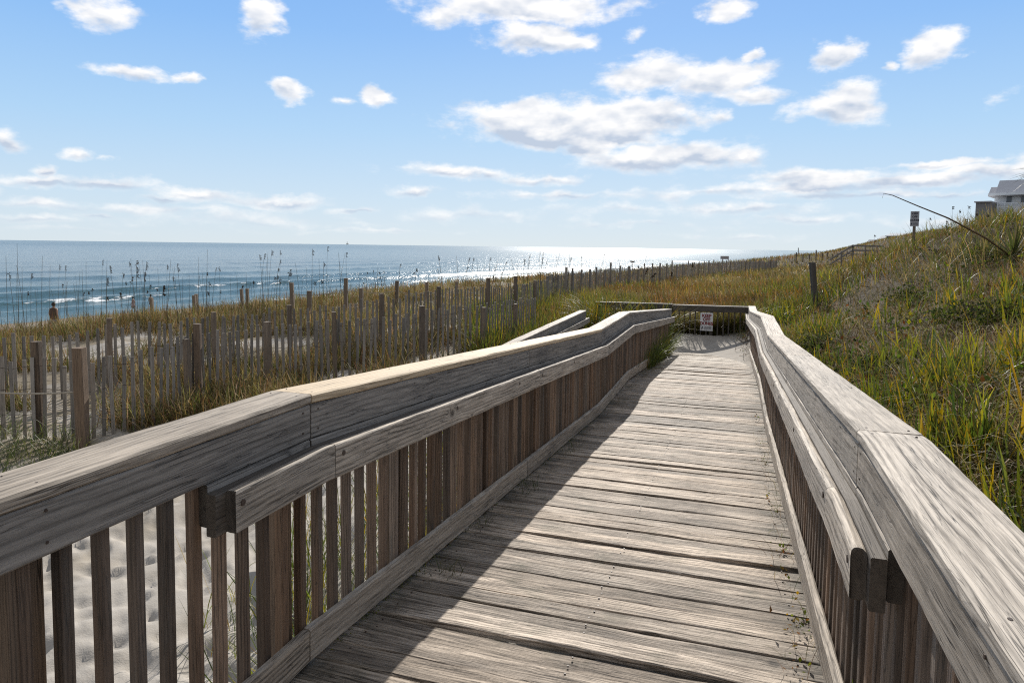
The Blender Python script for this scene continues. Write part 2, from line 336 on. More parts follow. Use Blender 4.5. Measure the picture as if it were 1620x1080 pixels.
def sstep(x,a,b): t=np.clip((x-a)/(b-a),0,1); return t*t*(3-2*t)
# value noise
_perm=rng.random((256,256))
def vn(x,y,s=1.,o=0):
    x=np.asarray(x)/s+o*17.3; y=np.asarray(y)/s+o*9.1; xi=np.floor(x).astype(int); yi=np.floor(y).astype(int); fx=x-xi; fy=y-yi
    fx=fx*fx*(3-2*fx); fy=fy*fy*(3-2*fy); g=lambda i,j:_perm[i&255,j&255]
    return (g(xi,yi)*(1-fx)+g(xi+1,yi)*fx)*(1-fy)+(g(xi,yi+1)*(1-fx)+g(xi+1,yi+1)*fx)*fy
def crestX(Y): return np.interp(Y,[-40,0,50,70,115,160,250,400,600],[-23,-20,-14.5,-11,-2,8,28,70,150])
def height(X,Y,detail=True):
    X=np.asarray(X,float); Y=np.asarray(Y,float); sh=X.shape; X=X.ravel(); Y=Y.ravel(); out=np.zeros(len(X))
    for a in range(0,len(X),60000):
        x=X[a:a+60000]; y=Y[a:a+60000]; w=warpc(np.c_[x,y]); d=np.linalg.norm(w[:,None]-CW[None],axis=2)
        out[a:a+60000]=phi(d)@WGT[:-3]+WGT[-3]+w@WGT[-2:]
    out=np.clip(out,-3.1,4.5)
    # hummocks away from the walk
    far=np.clip((np.hypot(X+.6,np.minimum(Y-9,0)*.3)-2.2)/4,0,1)
    out+=far*((vn(X,Y,3.1,1)-.5)*.34+(vn(X,Y,1.1,2)-.5)*.13)
    # dune face and beach to seaward
    cx=crestX(Y); b=np.interp(cx-X,[-1,6,15,45,60,200],[0,1.1,2.3,4.75,5.6,9]); beach=-2.55-b
    t=sstep(cx-X,-1,4); out=out*(1-t)+beach*t
    if detail:
        nr=np.clip(1-(np.hypot(X,Y)-9)/8,0,1)*(X<-1.0)
        fp=vn(X,Y,.17,3)*.65+vn(X,Y,.09,4)*.35; out-=nr*np.clip(fp-.45,0,1)*.2
        out+=nr*(vn(X,Y,.55,5)-.5)*.10
    return out.reshape(sh)
def polar(rr,aa):
    A,Rr=np.meshgrid(aa,rr); X=-np.sin(A)*Rr; Y=np.cos(A)*Rr; return X,Y
def gridmesh(name,X,Y,Z,mt,kind='structure',smooth=True):
    nr,na=X.shape; V=np.stack([X,Y,Z],-1).reshape(-1,3).astype(np.float32); idx=np.arange(nr*na).reshape(nr,na)
    q=np.stack([idx[:-1,:-1],idx[:-1,1:],idx[1:,1:],idx[1:,:-1]],-1).reshape(-1,4)
    me=bpy.data.meshes.new(name); fastmesh(me,V,q.ravel(),np.full(len(q),4)); me.materials.append(mt)
    me.polygons.foreach_set('use_smooth',np.full(len(q),smooth)); 
    o=bpy.data.objects.new(name,me); COL.objects.link(o)
    if kind: o['kind']=kind
    return o
def fastmesh(me,V,loops,tot):
    me.vertices.add(len(V)); me.vertices.foreach_set('co',np.ascontiguousarray(V,np.float32).ravel())
    me.loops.add(len(loops)); me.loops.foreach_set('vertex_index',loops.astype(np.int32))
    me.polygons.add(len(tot)); st=np.r_[0,np.cumsum(tot)[:-1]]; me.polygons.foreach_set('loop_start',st.astype(np.int32)); me.polygons.foreach_set('loop_total',tot.astype(np.int32))
    me.update(calc_edges=True)
m,n,o=mat('dune sand'); geo=n.new('ShaderNodeNewGeometry'); P=geo.outputs['Position']; px,py,pz=n.sep(P)
s1=n.noise(P,3.,det=6); s2=n.noise(P,90.,det=3); s3=n.noise(P,.35,det=4)
dry=n.mix(n.rng(s1,.3,.7),(.36,.335,.30),(.45,.42,.38)); dry=n.mix(n.rng(s2,.3,.7,0,.25),dry,(.25,.21,.165))
wet=n.mix(n.rng(pz,-7.3,-6.2,0,1,smooth=True),(.16,.135,.11),dry)
# litter: decayed leaves and soil under the vegetation of the right hand slope
lit=n.rng(n.m('ADD',px,n.m('MULTIPLY',n.m('SUBTRACT',s1,.5),1.2)),.1,.9,0,1,smooth=True)
soil=n.mix(n.noise(P,14.,det=5),(.02,.015,.01),(.07,.052,.032))
col=n.mix(lit,wet,soil)
litl=n.m('MULTIPLY',n.rng(n.noise(P,.9,det=5),.42,.56,0,.75),n.rng(px,-4.2,-6.5,0,1)); col=n.mix(litl,col,(.19,.15,.09))
bh=n.m('ADD',n.m('MULTIPLY',s1,.7),n.m('MULTIPLY',s2,.12))
principled(n,o,col,.95,.1,bh,.5,.05); M_sand=m
AZ0=YAW
aa=np.concatenate([np.linspace(-math.pi,-R(52),24)[:-1],np.linspace(-R(52),R(52),760),np.linspace(R(52),math.pi,24)[1:]])+AZ0
rr=np.concatenate([[.05],np.geomspace(.8,30,330),np.geomspace(30,430,150)[1:]])
TX,TY=polar(rr,aa); TZ=height(TX,TY); gridmesh('ground',TX,TY,TZ,M_sand)
#================================================================== SEA
m,n,o=mat('sea water'); geo=n.new('ShaderNodeNewGeometry'); P=geo.outputs['Position']; px,py,pz=n.sep(P)
dist=n.vm('LENGTH',P,out=1)
wv1=n.noise(n.vm('MULTIPLY',P,(.42,.16,.3)),1.,det=6,rough=.62,dist=.3)
wv2=n.noise(n.vm('MULTIPLY',P,(2.1,1.1,1)),1.,det=5,rough=.65)
wv3=n.noise(n.vm('MULTIPLY',P,(.05,.018,.1)),1.,det=5,rough=.6)
h=n.m('ADD',n.m('MULTIPLY',wv1,1.1),n.m('MULTIPLY',wv2,.3))
foamA=n.attr('foam')
fn=n.noise(n.vm('MULTIPLY',P,(1.1,.35,1)),1.,det=7,rough=.72)
foam=n.rng(n.m('ADD',foamA,n.m('MULTIPLY',n.m('SUBTRACT',fn,.5),1.3)),.48,.62,0,1,smooth=True)
foam=n.m('MULTIPLY',foam,n.m('GREATER_THAN',foamA,.02))
shal=n.rng(px,-70,-150,1,0)
deep=n.mix(n.rng(wv3,.35,.65),(.035,.072,.08),(.055,.10,.108)); deep=n.mix(n.m('MULTIPLY',shal,.6),deep,(.05,.12,.12))
col=n.mix(foam,deep,(.85,.87,.88))
rgh=n.m('ADD',n.m('MULTIPLY',foam,.6),n.rng(dist,60,1500,.11,.21))
p=n.new('ShaderNodeBsdfPrincipled'); n.put(p.inputs['Base Color'],col); n.put(p.inputs['Roughness'],rgh); p.inputs['IOR'].default_value=1.33
b=n.new('ShaderNodeBump'); b.inputs['Strength'].default_value=.7; b.inputs['Distance'].default_value=.6; n.put(b.inputs['Height'],h); n.l.new(b.outputs[0],p.inputs['Normal'])
n.l.new(p.outputs[0],o.inputs[0]); M_sea=m
SEA=-7.25
gx=-np.concatenate([np.linspace(45,130,210),np.geomspace(130.5,420,110),np.geomspace(430,40000,26)])
gy=np.concatenate([-np.geomspace(40000,45,22),np.linspace(-40,420,420),np.geomspace(425,1500,70),np.geomspace(1600,45000,20)])
gx=np.concatenate([[3000,600,150,60,0,-25],gx])
SX,SY=np.meshgrid(gx,gy,indexing='ij'); SXc=SX-(crestX(SY)+20); d=-SXc-65
fadeo=np.clip(1-(d-60)/260,0,1)*(d>-5)*np.clip(1-(SY-500)/800,0,1)
ph=SXc+6*(vn(SX,SY,60,7)-.5)+2*(vn(SX,SY,19,8)-.5)
swell=np.zeros_like(SX); foamv=np.zeros_like(SX)
for x0,amp,wd,brk,sp,od in ((-72,.25,1.6,.62,70,1),(-80,.55,2.0,.7,55,2),(-93,.75,2.6,.60,45,3),(-112,.6,3.2,.42,50,4),(-140,.5,4,.36,60,5),(-170,.35,5,.2,60,6),(-205,.35,5,.1,60,7),(-250,.3,6,0,60,8)):
    e=(ph-x0); loc=vn(SX,SY,sp,od+20); a=amp*(.35+.9*loc)
    prof=np.where(e>0,np.exp(-(e/wd)**2*2.2),np.exp(-(e/(wd*2.4))**2)); swell+=a*prof
    br=np.clip((loc-(1-brk))*3.2,0,1); foamv=np.maximum(foamv,br*np.exp(-((e-wd*.45)/(wd*.85))**2)*.95)
foamv=np.maximum(foamv,np.exp(-((d-1.5+3*(vn(SX,SY,9,9)-.5))/1.3)**2)*.66*(d>-3))
foamv*=np.interp(SY,[-40,45,75,100],[.2,.25,.85,1.1])
SZ=SEA+swell*fadeo+ (vn(SX,SY,3.5,11)-.5)*.22*fadeo
so_=gridmesh('sea',SX,SY,SZ,M_sea); a=so_.data.attributes.new('foam','FLOAT','POINT'); a.data.foreach_set('value',(foamv*np.clip(1-(SY-600)/900,0,1)).ravel().astype(np.float32))
so_.data.flip_normals()
#================================================================== BOARDWALK
# rail-top profile along Y
PY=[-1.2,2.28,8.5,10.9,18.5,20.4]; PZ=[-.59,-.59,-1.02,-1.02,-1.60,-1.62]
def top(Y): return float(np.interp(Y,PY,PZ))
def deckz(Y): return top(Y)-1.11+ (-.02 if Y>10 else 0)
XL,XR=-1.575,.385      # planes of the rail faces
bw=thing('boardwalk','long weathered grey plank walkway sloping down between its railings to the sandy landing','boardwalk',(-.6,8,-2.8))
bwo=np.array(bw.location)
def kid(mb,name,mt,par,**k):   # parts are given in world coordinates
    V=np.array(mb.v)-np.array(par.location); mb.v=list(V); return mb.build(name,mt,par,origin=(0,0,0),**k)
dk=MB(); y=-.6; i=0; NA=[]
while y<20.2:
    w=.139+rng.normal(0,.0015); gap=float(rng.choice([.004,.006,.009,.015],p=[.3,.35,.25,.1])); c=y+w/2
    z0=deckz(y)-.019; z1=deckz(y+w)-.019; sl=(z1-z0)/w
    zc=(z0+z1)/2+rng.normal(0,.0022); tilt=sl+rng.normal(0,.012); yaw_=rng.normal(0,.0012)
    xa,xb=XL-.03+rng.normal(0,.006),XR+.035+rng.normal(0,.01); bow=rng.normal(0,.005); lift=0
    if abs(c-4.15)<.07: lift=.028
    pts=[(xa+(xb-xa)*t,c+yaw_*(t-.5)*2+bow*.3*math.sin(math.pi*t),zc+bow*math.sin(math.pi*t)+lift*max(0,(t-.55)/.45)**1.5) for t in np.linspace(0,1,25)]
    side=np.array([0,1,tilt]); dk.sweep(pts,rect(w,.038,.005),side,seed=(.1355 if abs(c-4.15)<.07 or i in (9,31,52) else None),jit=.0016 if y<9 else .0009)
    if y<10: NA.append((c,zc+.019,w))
    y+=w+gap; i+=1
dk.nail=len(dk.f)
for c,z_,w in NA:
    for X in (-1.50,-.6,.31):
        for q in (-.035,.035): 
            x_=X+rng.normal(0,.006); y_=c+q+rng.normal(0,.003); dk.tube([(x_,y_,z_-.004),(x_,y_,z_+.0012)],.0045,6)
kid(dk,'deck',M_deck,bw)
for X in (-1.52,-.6,.32):
    st=MB(); st.sweep([(X,Y,deckz(Y)-.04-.095) for Y in (-.6,2.28,8.5,10.9,18.5,20.2)],rect(.04,.185),(1,0,0)); kid(st,'joist',M_dark,bw)
for Y in (.1,3.3,6.4,9.6,12.8,16,19.5):
    for X in (-1.45,.25): sp=MB(); sp.box((X,Y,deckz(Y)-.23-.75),(.12,.12,1.5),ax=2); kid(sp,'pile',M_dark,bw)
def breaks(a,b,pts): return [a]+[p for p in pts if a<p<b]+[b]
def path(Ya,Yb,X,f): 
    ys=breaks(Ya,Yb,PY); return [(X,Y,f(Y)) for Y in ys]
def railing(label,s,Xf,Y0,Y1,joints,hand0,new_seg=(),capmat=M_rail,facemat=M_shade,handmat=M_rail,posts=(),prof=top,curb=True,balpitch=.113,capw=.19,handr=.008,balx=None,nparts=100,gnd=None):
    """s=-1: the walk is to the right of this railing (left railing); s=+1: mirrored. Xf: plane of the inner face"""
    r=thing('wooden_railing',label,'railing',(Xf+s*.1,(Y0+Y1)/2,prof((Y0+Y1)/2)-1.11))
    ins=lambda d: Xf+s*d      # d>0 is away from the walk
    js=[Y0]+list(joints)+[Y1]
    for k,(a,b) in enumerate(zip(js[:-1],js[1:])):
        mb=MB(); mb.sweep(path(a+.003,b-.003,ins(-.005+capw/2),lambda Y:prof(Y)-.019),rect(capw,.038,.007 if capmat is not M_new else .004),(1,0,0),jit=.0008,step=.06)
        mb.nail=len(mb.f)
        for Y in [a+.05,b-.05]+[q for q in posts if a+.1<q<b-.1]:
            for dx in (.03,.15): mb.tube([(ins(dx),Y+.01*dx,prof(Y)-.002),(ins(dx),Y,prof(Y)+.0009)],.004,6)
        nw=k in new_seg; kid(mb,'cap_board',M_new if nw else capmat,r,**({'label':'newer tan cap board not yet weathered grey'} if nw else {}))
        mb=MB(); mb.sweep(path(a+.004,b-.004,ins(.019),lambda Y:prof(Y)-.04-.070),rect(.036,.138,.005),(1,0,0),jit=.0008,step=.06)
        mb.nail=len(mb.f)
        for Y in [a+.05,b-.05]+[q for q in posts if a+.1<q<b-.1]:
            for dz in (-.065,-.145): mb.tube([(ins(.0022),Y,prof(Y)+dz),(ins(-.0012),Y,prof(Y)+dz)],.0042,6)
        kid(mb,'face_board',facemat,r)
        a2=max(a,hand0+.02)
        if b-a2>.2:
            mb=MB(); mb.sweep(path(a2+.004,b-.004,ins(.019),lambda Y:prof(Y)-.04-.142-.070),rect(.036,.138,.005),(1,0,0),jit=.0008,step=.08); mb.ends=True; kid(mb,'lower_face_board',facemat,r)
    if hand0<Y1:
        hz=lambda Y:prof(Y)-.205-.07
        mb=MB(); mb.sweep(path(hand0+.012,Y1,ins(-.021),hz),rect(.038,.138,.003),(1,0,0)); mb.ends=True; kid(mb,'handrail_spacer',M_dark,r)  # dark timber paints in the shade behind the handrail
        hj=[hand0+.03]+[j+.05 for j in joints if j>hand0+.3]+[Y1+.12]
        for k,(a,b) in enumerate(zip(hj[:-1],hj[1:])):
            ys=breaks(a+.002,b-.002,PY); pts=[(ins(-.060),Y,hz(Y)) for Y in ys]
            mb=MB(); sec=rnd_rect(.038,.14,handr,3)
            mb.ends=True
            mb.sweep(pts,sec,(1,0,0),jit=.0009,step=.05)
            if k==0:   # clipped corners at the free end
                m_=len(sec); V=mb.v
                for j in range(m_): 
                    q=V[j]; dz=abs(q[2]-hz(a)); q[1]+= max(0,dz-.035)*.9
            h=kid(mb,'handrail',handmat,r)
            for Y in np.arange(a+.06,b-.03,1.2):
                bo=MB(); bo.tube([(ins(-.0775),Y,hz(Y)+.025),(ins(-.082),Y,hz(Y)+.025)],.011,8)
                V=np.array(bo.v)-np.array(r.location); bo.v=list(V); bo.build('bolt',M_iron,h,origin=(0,0,0))
    if curb:
        cj=[Y0]+[j-.02 for j in joints]+[Y1-.1]
        for k,(a,b) in enumerate(zip(cj[:-1],cj[1:])):
            mb=MB(); mb.sweep(path(a+.004,b-.004,ins(.016),lambda Y:prof(Y)-1.11+.02+.068),rect(.036,.138,.007),(1,0,0),jit=.0012,step=.05)
            kid(mb,'kick_board',M_rail if s>0 else (M_new if (k>=len(cj)-2 and new_seg) else M_rail),r)
    pz=sorted(posts)
    for Y in pz:
        mb=MB(); zt=prof(Y)-.04; L=1.75; mb.box((ins(.122),Y,zt-L/2),(.089,.089,L),ax=2); kid(mb,'post',M_post,r)
    bal=[]; Y=Y0+.02
    while Y<Y1-.05:
        bal.append(Y)
        Y+=balpitch+rng.normal(0,.002)
    bal.sort(key=lambda v:abs(v-1.0)); rest=MB()
    for k,Y in enumerate(bal):
        Lb=1.18+rng.normal(0,.01); zt=prof(Y)-.045; mb=MB() if k<nparts else rest
        tl=rng.normal(0,.003); w=.036+rng.normal(0,.001)
        mb.sweep([(ins(.057),Y+tl,zt-Lb),(ins(.057)+rng.normal(0,.001),Y,zt)],rect(w,w,.003),(1,0,0),up=(0,1,0))
        if k<nparts: kid(mb,'baluster',M_bal,r)
    if rest.v: kid(rest,'balusters',M_bal,r,kind='stuff')
    return r
LP=[.1,1.19,2.21,3.2,4.4,5.6,6.8,8.0,9.2,10.4,11.6,12.8,14.,15.2,16.4,17.6,18.42]
RP=[.1,1.19,2.3,3.5,4.7,5.9,7.1,8.3,9.5,10.7,11.9,13.1,14.3,15.5,16.7,17.9,19.1,20.3]
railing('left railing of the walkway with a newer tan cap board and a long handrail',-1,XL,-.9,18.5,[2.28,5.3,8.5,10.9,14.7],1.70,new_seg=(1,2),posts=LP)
topR=lambda Y: top(Y)+.035
railing('right sunlit railing of the walkway with a rounded handrail, bleached pale grey',1,XR,-.9,20.4,[2.35,5.4,8.4,10.9,14.7],1.84,capmat=M_rail,facemat=M_rail,handmat=M_rail,posts=RP,prof=topR,handr=.016)
# outer railing of the return ramp
RPY=[9.5,11.6,14.6,18.5]
def topO(Y): return float(np.interp(Y,RPY,[-1.95,-1.80,-1.76,-1.72]))
railing('short railing of the return ramp half hidden behind the long left railing',-1,-3.86,9.5,18.4,[12.2,15.3],9.6,posts=[9.6,11.6,13.4,15.3,17.1,18.3],prof=topO)
# return ramp deck (seen only from aside)
rd_=MB()
for k in range(62):
    Y=9.6+k*.146; z=-2.86-.04*0; rd_.sweep([(-3.9,Y,-2.87),(-1.86,Y,-2.87)],rect(.139,.036),(0,1,0))
kid(rd_,'deck',M_deck,bw)
# landing back rail
br=thing('wooden_railing','dark shaded railing across the far end of the landing, carrying the keep off sign','railing',(-1.8,20.42,-2.75))
YB=20.42
for a,b in ((-4.0,-1.72),(-1.70,.40)):
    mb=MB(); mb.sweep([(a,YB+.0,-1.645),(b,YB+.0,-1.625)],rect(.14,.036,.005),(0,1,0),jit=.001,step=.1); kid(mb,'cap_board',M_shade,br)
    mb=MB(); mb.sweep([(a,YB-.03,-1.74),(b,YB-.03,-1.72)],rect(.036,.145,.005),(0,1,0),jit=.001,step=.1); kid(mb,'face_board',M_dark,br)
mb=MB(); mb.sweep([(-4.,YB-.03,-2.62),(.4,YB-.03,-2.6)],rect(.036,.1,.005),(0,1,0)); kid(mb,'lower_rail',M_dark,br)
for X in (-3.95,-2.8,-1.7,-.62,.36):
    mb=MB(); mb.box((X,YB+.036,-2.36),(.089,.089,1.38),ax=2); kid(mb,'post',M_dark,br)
X=-3.85
while X<.3:
    if all(abs(X-q)>.08 for q in (-2.8,-1.7,-.62)):
        mb=MB(); mb.box((X+rng.normal(0,.004),YB+.008,-2.34),(.036,.036,1.1),ax=2); kid(mb,'baluster',M_dark,br)
    X+=.155
# ---- sand drifted on the landing
gxs=np.linspace(-1.63,.40,60); gys=np.linspace(17.6,20.55,80); LX,LY=np.meshgrid(gxs,gys,indexing='ij')
LZ=np.interp(LY,[17.6,18.15,18.9,20.0,20.6],[-2.80,-2.735,-2.64,-2.50,-2.48])+(vn(LX,LY,.3,31)-.5)*.07*sstep(LY,18.1,18.7)+(vn(LX,LY,.11,32)-.5)*.02*sstep(LY,18.1,18.7)
LZ+=.0-.03*np.cos((LX+.6)*1.6)*sstep(LY,18,19)
sdr=gridmesh('sand',LX,LY,LZ,None or M_sand); 
#================================================================== SIGNS
M_signw=plain('white enamel sign',(.72,.72,.72),.45,.5,.06,4.)
M_signr=plain('red sign paint',(.22,.02,.02),.5,.4)
M_signk=plain('dark sign paint',(.03,.03,.05),.5,.4)
def text_mesh(name,body,size,mt,parent,loc,rot=(math.pi/2,0,0),sx=1.):
    cu=bpy.data.curves.new('t','FONT'); cu.body=body; cu.size=size; cu.align_x='CENTER'; cu.align_y='CENTER'; cu.offset=size*.045; cu.extrude=.0008
    t=bpy.data.objects.new('t',cu); COL.objects.link(t); dg=bpy.context.evaluated_depsgraph_get(); me=bpy.data.meshes.new_from_object(t.evaluated_get(dg)); me.name=name
    bpy.data.objects.remove(t); me.materials.clear(); me.materials.append(mt)
    o=bpy.data.objects.new(name,me); COL.objects.link(o); child(o,parent); o.location=loc; o.rotation_euler=rot; o.scale=(sx,1,1); return o
def sign_face(par,w,h,zc,yf,dark=False):
    mb=MB(); mb.sweep([(0,yf+.002,zc-h/2),(0,yf+.002,zc+h/2)],rnd_rect(w,.004,.0018,2),(1,0,0),up=(0,1,0)); mb.build('sign_panel',M_signw if not dark else M_signd,par,origin=(0,0,0))
    c=M_signr if not dark else M_signk
    for wd,dz in (('KEEP',.335),('OFF',.13),('DUNES',-.10)): text_mesh('lettering',wd,min(h*.235,w*.335),c,par,(0,yf-.0015,zc+dz*h),sx=1.02 if wd!='DUNES' else .98)
    f=MB()
    for k in range(3): f.box((w*.09,yf-.001,zc-h*(.28+.055*k)),(w*(.56 if k!=2 else .6),.002,h*.022))
    f.box((w*.0,yf-.001,zc+h*.015),(w*.44,.002,h*.014)); f.build('small_print',M_signk,par,origin=(0,0,0))
    g=MB(); g.tube([(-w*.34,yf,zc-h*.40),(-w*.31,yf-.001,zc-h*.27)],[.012,.016],6); g.build('walker_mark',M_signk,par,origin=(0,0,0))
    sc=MB()
    for dz in (.465,-.465): sc.tube([(0,yf-.0035,zc+dz*h),(0,yf,zc+dz*h)],.006,8)
    sc.build('screw',M_iron,par,origin=(0,0,0))
M_signd=plain('sign greyed as back lit',(.40,.40,.42),.5,.4,.08)  # white panel greyed, its back lit look painted into the colour
sg=thing('sign','white KEEP OFF DUNES sign with red letters fixed to the dark landing railing','sign',(-.745,YB-.055,-2.36))
sign_face(sg,.35,.52,.27,0)
sp_=thing('signpost','small KEEP OFF DUNES sign on a wooden post on the hillside crest','signpost',tuple(at(1445,385,21.5)),rz=R(0))
mb=MB(); mb.box((0,.05,.1),(.085,.085,1.2),ax=2); mb.build('post',M_fpost,sp_,origin=(0,0,0)); sign_face(sp_,.24,.47,.77,0,dark=True)
sp_.rotation_euler=(0,0,R(-12))
#================================================================== FENCES
FA=[(-60,9.3),(10,9.5),(125,9.6),(240,10.2),(330,11.3),(480,12.8),(620,13.4),(760,14.5),(850,17)]
FB=[(-60,11.3),(90,11.8),(280,12.8),(410,14.2),(520,15),(640,16),(780,19),(868,23.5)]
FC=[(866,24),(900,28),(960,35),(1030,42),(1100,52),(1165,64),(1228,80)]
def polyline(pts,step):
    P=[xyD(*p) for p in pts]; out=[]; L=0; nxt=0
    for a,b in zip(P[:-1],P[1:]):
        d=np.linalg.norm(b-a)
        while nxt<=L+d: t=(nxt-L)/d; out.append((a+(b-a)*t,(b-a)/d)); nxt+=step
        L+=d
    return out
def sand_fence(label,pts,pitch,pstep,post_h,nparts,picket_h=1.14,wmul=1.,pm=None):
    P=polyline(pts,pitch); X=np.array([p[0][0] for p in P]); Y=np.array([p[0][1] for p in P]); Z=height(X,Y,False)
    o=thing('sand_fence',label,'fence',(X[0],Y[0],Z[0])); rest=MB(); order=sorted(range(len(P)),key=lambda k:np.hypot(X[k],Y[k])); wires=[]
    near=set([k for k in order if proj_in(X[k],Y[k],Z[k]+1)][:nparts])
    hh={}
    for k in range(len(P)):
        h=picket_h+rng.normal(0,.035); lean=rng.normal(0,.02); ln2=rng.normal(0,.015); t=P[k][1]; w=.052*wmul+rng.normal(0,.003)
        a=np.array([X[k],Y[k],Z[k]-.12]); b=np.array([X[k]+t[0]*lean,Y[k]+t[1]*lean+ln2,Z[k]+h]); wires.append((a,b))
        mb=MB() if k in near else rest; mb.sweep([a,(a+b)/2+rng.normal(0,.004,3),b],rect(w,.012,.002),(t[0],t[1],0),up=(-t[1],t[0],0))
        if k in near: kid(mb,'picket',M_picket,o)
    if rest.v: kid(rest,'pickets',M_picket,o,kind='stuff')
    for f in (.3,.62,.9):
        mb=MB()
        mb.tube([a+(b-a)*(.1+.9*f)+np.array([0,0,0]) for a,b in wires[::2]],.003 if wmul<1.2 else .006,4); kid(mb,'wire',M_iron,o)
    for q,(p,t) in enumerate(polyline(pts,pstep)):
        j=rng.normal(0,.12,1)[0]; p=p+t*j; z=height(np.array([p[0]]),np.array([p[1]]),False)[0]; nrm=np.array([t[1],-t[0]])*(.055)
        h=post_h+rng.normal(0,.09); ln=rng.normal(0,.02,2); s=.075+.025*rng.random()
        mb=MB(); mb.sweep([(p[0]+nrm[0],p[1]+nrm[1],z-.3),(p[0]+nrm[0]+ln[0],p[1]+nrm[1]+ln[1],z+h)],rect(s,s*.9,.006),(t[0],t[1],0),up=(-t[1],t[0],0),jit=.001,step=.2)
        kid(mb,'post',pm or M_fpost,o)
    return o
def proj(p):
    p=np.asarray(p,float); z=p@fwd; return 810+F*(p@rgt)/z, CY-F*(p@upv)/z, z
def proj_in(x,y,z):
    a,b,c=proj((x,y,z)); return c>0 and -20<a<1640
sand_fence('nearest grey slat fence running across the sand left of the walkway',FA,.13,1.52,1.2,100)
sand_fence('second grey slat fence just behind the nearest one with taller posts',FB,.135,1.9,1.28,100)
sand_fence('farthest slat fence running away along the dune toward the horizon',FC,.155,1.5,1.36,100,picket_h=1.24,wmul=1.35,pm=M_picket)
# rope posts farther up the dune
RPt=[(464,447,21),(490,460,20),(547,440,22),(571,456,20),(627,444,24),(676,446,25),(724,445,27),(782,456,24),(828,450,24),(384,457,26),(391,456.5,26),(311,465,27),(241,472,28),(308,467,26)]
ORD=['first','second','third','fourth','fifth','sixth','seventh','eighth','ninth','tenth','eleventh','twelfth','thirteenth','fourteenth']
xs_=sorted(q[0] for q in RPt)
tops=[]
for k,(x,y,D) in enumerate(RPt):
    p=at(x,y,D); z=height(np.array([p[0]]),np.array([p[1]]),False)[0]; zt=p[2]; mb=MB(); l=rng.normal(0,.02,2); s=.10+.02*rng.random()
    z=min(z,zt-.5)
    mb.sweep([(p[0],p[1],z-.2),(p[0]+l[0],p[1]+l[1],zt)],rect(s,s,.006),(math.cos(YAW),math.sin(YAW),0),up=(-math.sin(YAW),math.cos(YAW),0)); tops.append((p[0]+l[0],p[1]+l[1],zt-.35))
    mb.build('rope_post',M_fpost,label='grey rope post on the dune behind the slat fences, %s from the left'%ORD[xs_.index(x)],cat='post',group='rope posts on the dune')
def rope(pts,sag,r,label):
    mb=MB(); q=[]
    for a,b in zip(pts[:-1],pts[1:]):
        a=np.array(a); b=np.array(b)
        for t in np.linspace(0,1,9)[:-1]: q.append(a+(b-a)*t-np.array([0,0,sag*4*t*(1-t)]))
    q.append(np.array(pts[-1])); mb.tube(q,r,5); return mb.build('rope',M_rope,label=label,cat='rope')
rope([tops[i] for i in (0,2,4,5,6,8)],.1,.010,'thin pale rope strung between the rope posts on the dune')
a_=at(-90,612,9.0); b_=at(118,620,9.25); rope([a_,b_],.05,.013,'grey rope tied to the big front fence post at far left')
# big front posts of the near fence
for (x,yt,D,wd,lb) in ((125,550,9.2,.16,'thick brown fence post leaning by the rope at the far left'),(57,540,9.7,.13,'dark fence post left of the thick leaning one'),(312,512,11.0,.12,'thick dark fence post right of the pair above the railing')):
    p=at(x,yt,D); z=height(np.array([p[0]]),np.array([p[1]]),False)[0]
    mb=MB(); mb.sweep([(p[0]+.03,p[1],z-.3),(p[0],p[1],p[2])],rnd_rect(wd*.85,wd*.85,.02,2),(math.cos(YAW),math.sin(YAW),0),up=(-math.sin(YAW),math.cos(YAW),0),jit=.002,step=.15)
    mb.build('fence_post',M_post,label=lb,cat='post')
p=at(1285,415,20.); mb=MB(); q=at(1291,500,20.)
mb.sweep([q,p],rnd_rect(.15,.15,.03,3),(math.cos(YAW),math.sin(YAW),0),up=(-math.sin(YAW),math.cos(YAW),0),jit=.002,step=.2); mb.build('wooden_post',M_dark,label='lone dark square post leaning in the grass right of the landing',cat='post')
#================================================================== VEGETATION
def leafmat(name,trans=.45,rough=.5,spec=.35):
    m,n,o=mat(name); c=n.attr('col','Color'); geo=n.new('ShaderNodeNewGeometry')
    d=n.new('ShaderNodeBsdfPrincipled'); n.put(d.inputs['Base Color'],c); d.inputs['Roughness'].default_value=rough; d.inputs['Specular IOR Level'].default_value=spec
    t=n.new('ShaderNodeBsdfTranslucent'); hs=n.new('ShaderNodeHueSaturation'); hs.inputs['Saturation'].default_value=1.15; hs.inputs['Value'].default_value=1.35; n.put(hs.inputs['Color'],c); n.l.new(hs.outputs[0],t.inputs['Color'])
    mx=n.new('ShaderNodeMixShader'); mx.inputs[0].default_value=trans; n.l.new(d.outputs[0],mx.inputs[1]); n.l.new(t.outputs[0],mx.inputs[2]); n.l.new(mx.outputs[0],o.inputs[0]); return m
M_grass=leafmat('grass blades',.38)
M_dry=leafmat('dry grass',.32,.7,.05)
M_leaf=leafmat('leaves',.4,.85,.03)
